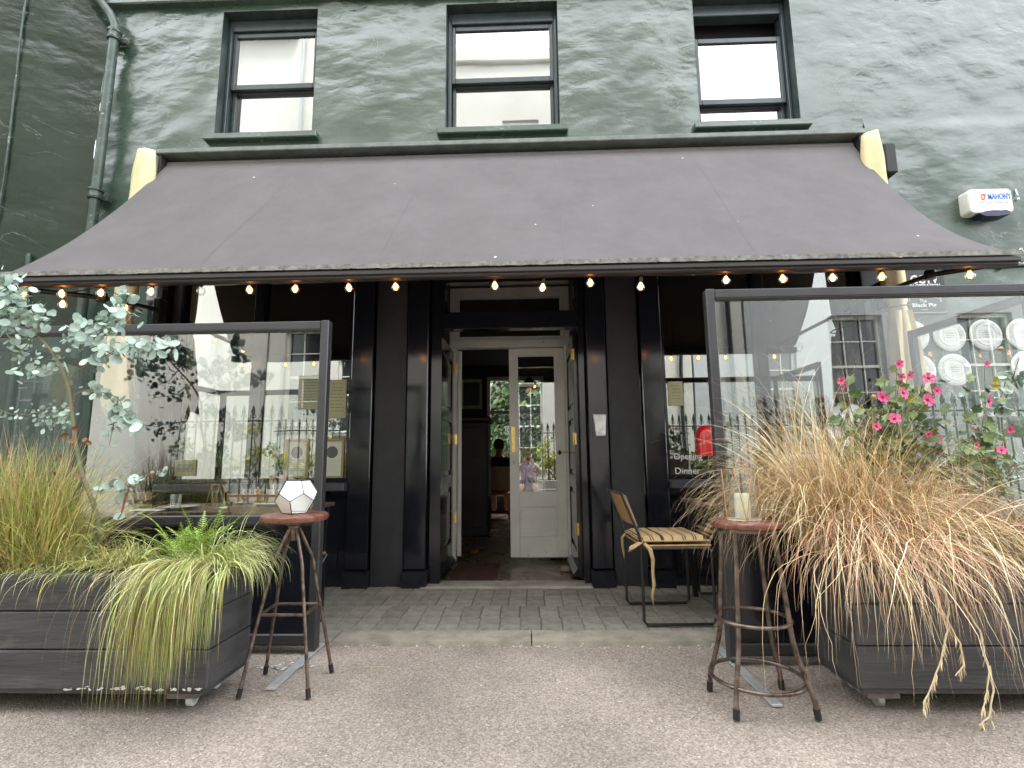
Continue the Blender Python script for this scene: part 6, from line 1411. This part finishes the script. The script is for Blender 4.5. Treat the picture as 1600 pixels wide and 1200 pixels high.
for i, (x, y, z, r_) in enumerate([(-1.0, 8.4, 1.3, 1.0), (.6, 8.8, 1.6, 1.1), (-.2, 9.2, 3.2, 1.3), (-2.0, 9.0, 2.4, 1.2)]):
    shrub((x, y, z), r_, 2600, ['low leafy tree filling the foot of the back window inside', 'leafy tree seen through the back window, behind the glazed door', 'tall spreading tree high in the back window', 'leafy tree at the left side of the back window'][i], 90 + i, ['leaf_green', 'leaf_fresh', 'leaf_dark'], (.04, .09))
q = MB(); q.box(-9, 9, 6.1, 14, -.02, .0); struct('back_garden', q, 'leaf_dark')
q = MB(); q.box(-6, 6, 11.0, 11.3, 0, 6.5); tag(q.build('added_garden_wall', 'stone_step'), 'tall stone wall added at the end of the back garden to dim the back window', 'wall')  # wall added to cut the bright sky seen through the back window
# steps across the lane
sp = thing('stone_steps', 'pale stone steps up to the railings across the lane, seen reflected', 'steps', (.9, -5.8, 0))
for k, (y0, y1, z) in enumerate(((-6.1, -5.2, .18), (-6.1, -5.5, .36), (-6.1, -5.8, .54))): bx('step', 'stone_step', sp, -.9, 1.5, y0, y1, z - .179 if k else 0, z, bev=.01)
bx_t = thing('black_planter_box', 'black square planter box beside the steps across the lane', 'planter', (.85, -5.65, .36)); q = MB(); q.box(.72, 1.05, -5.79, -5.51, .361, .72, bev=.01); q.build('box', 'planter_board', bx_t)

# =================================================================== PEOPLE
def skin_body(name, m, parent, joints, bones, root=0, levels=1):
    me = bpy.data.meshes.new(name); base = Vector(parent['_w']); me.from_pydata([tuple(Vector(j[:3]) - base) for j in joints], bones, []); o = bpy.data.objects.new(name, me); COL.objects.link(o)
    md = o.modifiers.new('skin', 'SKIN'); sv = me.skin_vertices[0].data if me.skin_vertices else None
    if sv is not None:
        for i, j in enumerate(joints): sv[i].radius = (j[3], j[4] if len(j) > 4 else j[3]); sv[i].use_root = (i == root)
    s = o.modifiers.new('sub', 'SUBSURF'); s.levels = levels; s.render_levels = levels
    dg = bpy.context.evaluated_depsgraph_get(); m2 = bpy.data.meshes.new_from_object(o.evaluated_get(dg)); o.modifiers.clear(); o.data = m2; bpy.data.meshes.remove(me); m2.name = name
    m2.materials.clear(); m2.materials.append(M(m)); o.parent = parent; m2.polygons.foreach_set('use_smooth', [True] * len(m2.polygons)); o['_w'] = tuple(base); return o
ph = thing('person', 'photographer in brown hat and lilac shirt holding up a phone, reflected in the door', 'person', (-.02, -4.95, .0))
PX, PY = -.02, -4.95
J = [(0, -.05, .48, .15, .12), (0, -.02, .66, .14, .11), (0, .02, .84, .16, .11), (0, .02, .95, .07, .06), (0, .04, 1.02, .055), (0, .06, 1.12, .085, .095), (0, .07, 1.20, .07, .085),
     (-.17, .02, .90, .055), (-.27, .14, .76, .042), (-.10, .36, .97, .030), (.17, .02, .90, .055), (.27, .14, .76, .042), (.10, .36, .97, .030),
     (-.11, -.02, .46, .09), (-.16, .36, .47, .065), (-.17, .33, .22, .05), (-.17, .34, .06, .038), (-.18, .46, .04, .03),
     (.11, -.02, .46, .09), (.16, .36, .47, .065), (.17, .33, .22, .05), (.17, .34, .06, .038), (.18, .46, .04, .03)]
J = [(j[0] + PX, j[1] + PY, *j[2:]) for j in J]
BN = [(0, 1), (1, 2), (2, 3), (3, 4), (4, 5), (5, 6), (2, 7), (7, 8), (8, 9), (2, 10), (10, 11), (11, 12), (0, 13), (13, 14), (14, 15), (15, 16), (16, 17), (0, 18), (18, 19), (19, 20), (20, 21), (21, 22)]
skin_body('body', 'skin', ph, J, BN)
JS = [(0, -.05, .50, .17, .14), (0, -.02, .66, .16, .13), (0, .02, .84, .175, .125), (0, .02, .93, .085, .075), (-.17, .02, .90, .072), (-.235, .10, .81, .062), (.17, .02, .90, .072), (.235, .10, .81, .062)]
skin_body('shirt', 'lilac_shirt', ph, [(j[0] + PX, j[1] + PY, *j[2:]) for j in JS], [(0, 1), (1, 2), (2, 3), (2, 4), (4, 5), (2, 6), (6, 7)])
JP = [(0, -.05, .47, .165, .13), (-.11, -.02, .46, .105), (-.145, .24, .475, .088), (.11, -.02, .46, .105), (.145, .24, .475, .088)]
skin_body('shorts', 'dark_shorts', ph, [(j[0] + PX, j[1] + PY, *j[2:]) for j in JP], [(0, 1), (1, 2), (0, 3), (3, 4)])
q = MB(); q.lathe((PX, PY + .06, 1.165), [(.175, 0), (.18, .006), (.11, .02), (.105, .09), (.08, .115), (.001, .12)], 20); q.build('hat', 'hat_brown', ph, smooth=True)
q = MB()
for s_ in (-1, 1):
    q.lathe((PX + s_ * .032, PY + .150, 1.125), [(.001, -.008), (.009, 0), (.001, .008)], 8)
q.build('eyes', 'socket_black', ph)
fing = MB()
for s_ in (-1, 1):
    w = Vector((PX + s_ * .10, PY + .36, .97)); palm = w + Vector((-s_ * .02, .04, .05)); fing.tube([w, palm], [.028, .034], 8)
    for k in range(4): fing.tube([palm + Vector((0, .01, -.03 + .02 * k)), palm + Vector((-s_ * .01, .05, -.02 + .02 * k)), palm + Vector((-s_ * .045, .055, -.02 + .02 * k))], [.010, .009, .007], 6)
    fing.tube([palm, palm + Vector((-s_ * .02, .0, .02)), palm + Vector((-s_ * .045, .01, .01))], [.011, .010, .008], 6)
fing.build('hands', 'skin', ph, smooth=True)
pn = thing('phone', 'black phone held up by the photographer, seen reflected in the door', 'phone', (PX, -4.515, 1.05)); q = MB(); q.box(PX - .075, PX + .075, -4.528, -4.518, 1.01, 1.085, bev=.003); q.build('body', 'phone_black', pn)
stl = thing('camp_stool', 'low dark stool under the photographer', 'stool', (PX, PY, 0)); q = MB(); q.box(PX - .19, PX + .19, PY - .20, PY + .12, .30, .335, bev=.01); q.build('seat', 'black_metal', stl)
for a in (-.16, .16):
    for c in (-.17, .09): q = MB(); q.tube([(PX + a, PY + c, 0), (PX + a, PY + c, .30)], .012, 6); q.build('leg', 'black_metal', stl)
dn = thing('person', 'person in a dark top seated at the back window inside, seen through the open door', 'person', (-.55, 5.0, 0)); X0, Y0 = -.55, 5.05
J2 = [(0, 0, .56, .16, .13), (0, -.01, .76, .15, .12), (0, .02, .98, .18, .12), (0, .03, 1.10, .07), (0, .04, 1.16, .055), (0, .05, 1.26, .085, .095), (0, .06, 1.34, .07, .085), (-.2, .02, 1.02, .06), (-.26, .02, .78, .048), (-.1, .24, .76, .035), (.2, .02, 1.02, .06), (.26, .02, .78, .048), (.1, .24, .76, .035), (-.1, .05, .52, .09), (-.12, .42, .52, .07), (-.12, .42, .08, .045), (.1, .05, .52, .09), (.12, .42, .52, .07), (.12, .42, .08, .045)]
skin_body('body', 'skin', dn, [(j[0] + X0, j[1] + Y0, *j[2:]) for j in J2], [(0, 1), (1, 2), (2, 3), (3, 4), (4, 5), (5, 6), (2, 7), (7, 8), (8, 9), (2, 10), (10, 11), (11, 12), (0, 13), (13, 14), (14, 15), (0, 16), (16, 17), (17, 18)])
JT = [(0, 0, .56, .18, .15), (0, -.01, .76, .17, .14), (0, .02, .98, .20, .14), (0, .03, 1.08, .09), (-.2, .02, 1.02, .08), (-.26, .02, .80, .065), (.2, .02, 1.02, .08), (.26, .02, .80, .065)]
skin_body('dark_top', 'dark_shorts', dn, [(j[0] + X0, j[1] + Y0, *j[2:]) for j in JT], [(0, 1), (1, 2), (2, 3), (2, 4), (4, 5), (2, 6), (6, 7)])
q = MB(); q.lathe((X0, Y0 + .03, 1.24), [(.001, .19), (.06, .175), (.095, .12), (.10, .06), (.08, -.01), (.001, -.02)][::-1], 16); q.build('hair', 'hat_brown', dn, smooth=True)
ch = thing('orange_wood_chair', 'orange wooden chair of the person seated at the back window', 'chair', (X0, 4.95, 0))
q = MB(); q.box(X0 - .22, X0 + .22, 4.80, 5.24, .42, .45, bev=.01); q.build('seat', 'ply_wood', ch); q = MB(); q.box(X0 - .22, X0 + .22, 4.78, 4.80, .50, .92, bev=.008); q.build('backrest', 'ply_wood', ch)
for a in (-.2, .17):
    for c in (4.80, 5.2): q = MB(); q.box(X0 + a, X0 + a + .03, c, c + .03, 0, .419); q.build('leg', 'ply_wood', ch)

# tidy helper properties
for o in COL.objects:
    if '_w' in o: del o['_w']
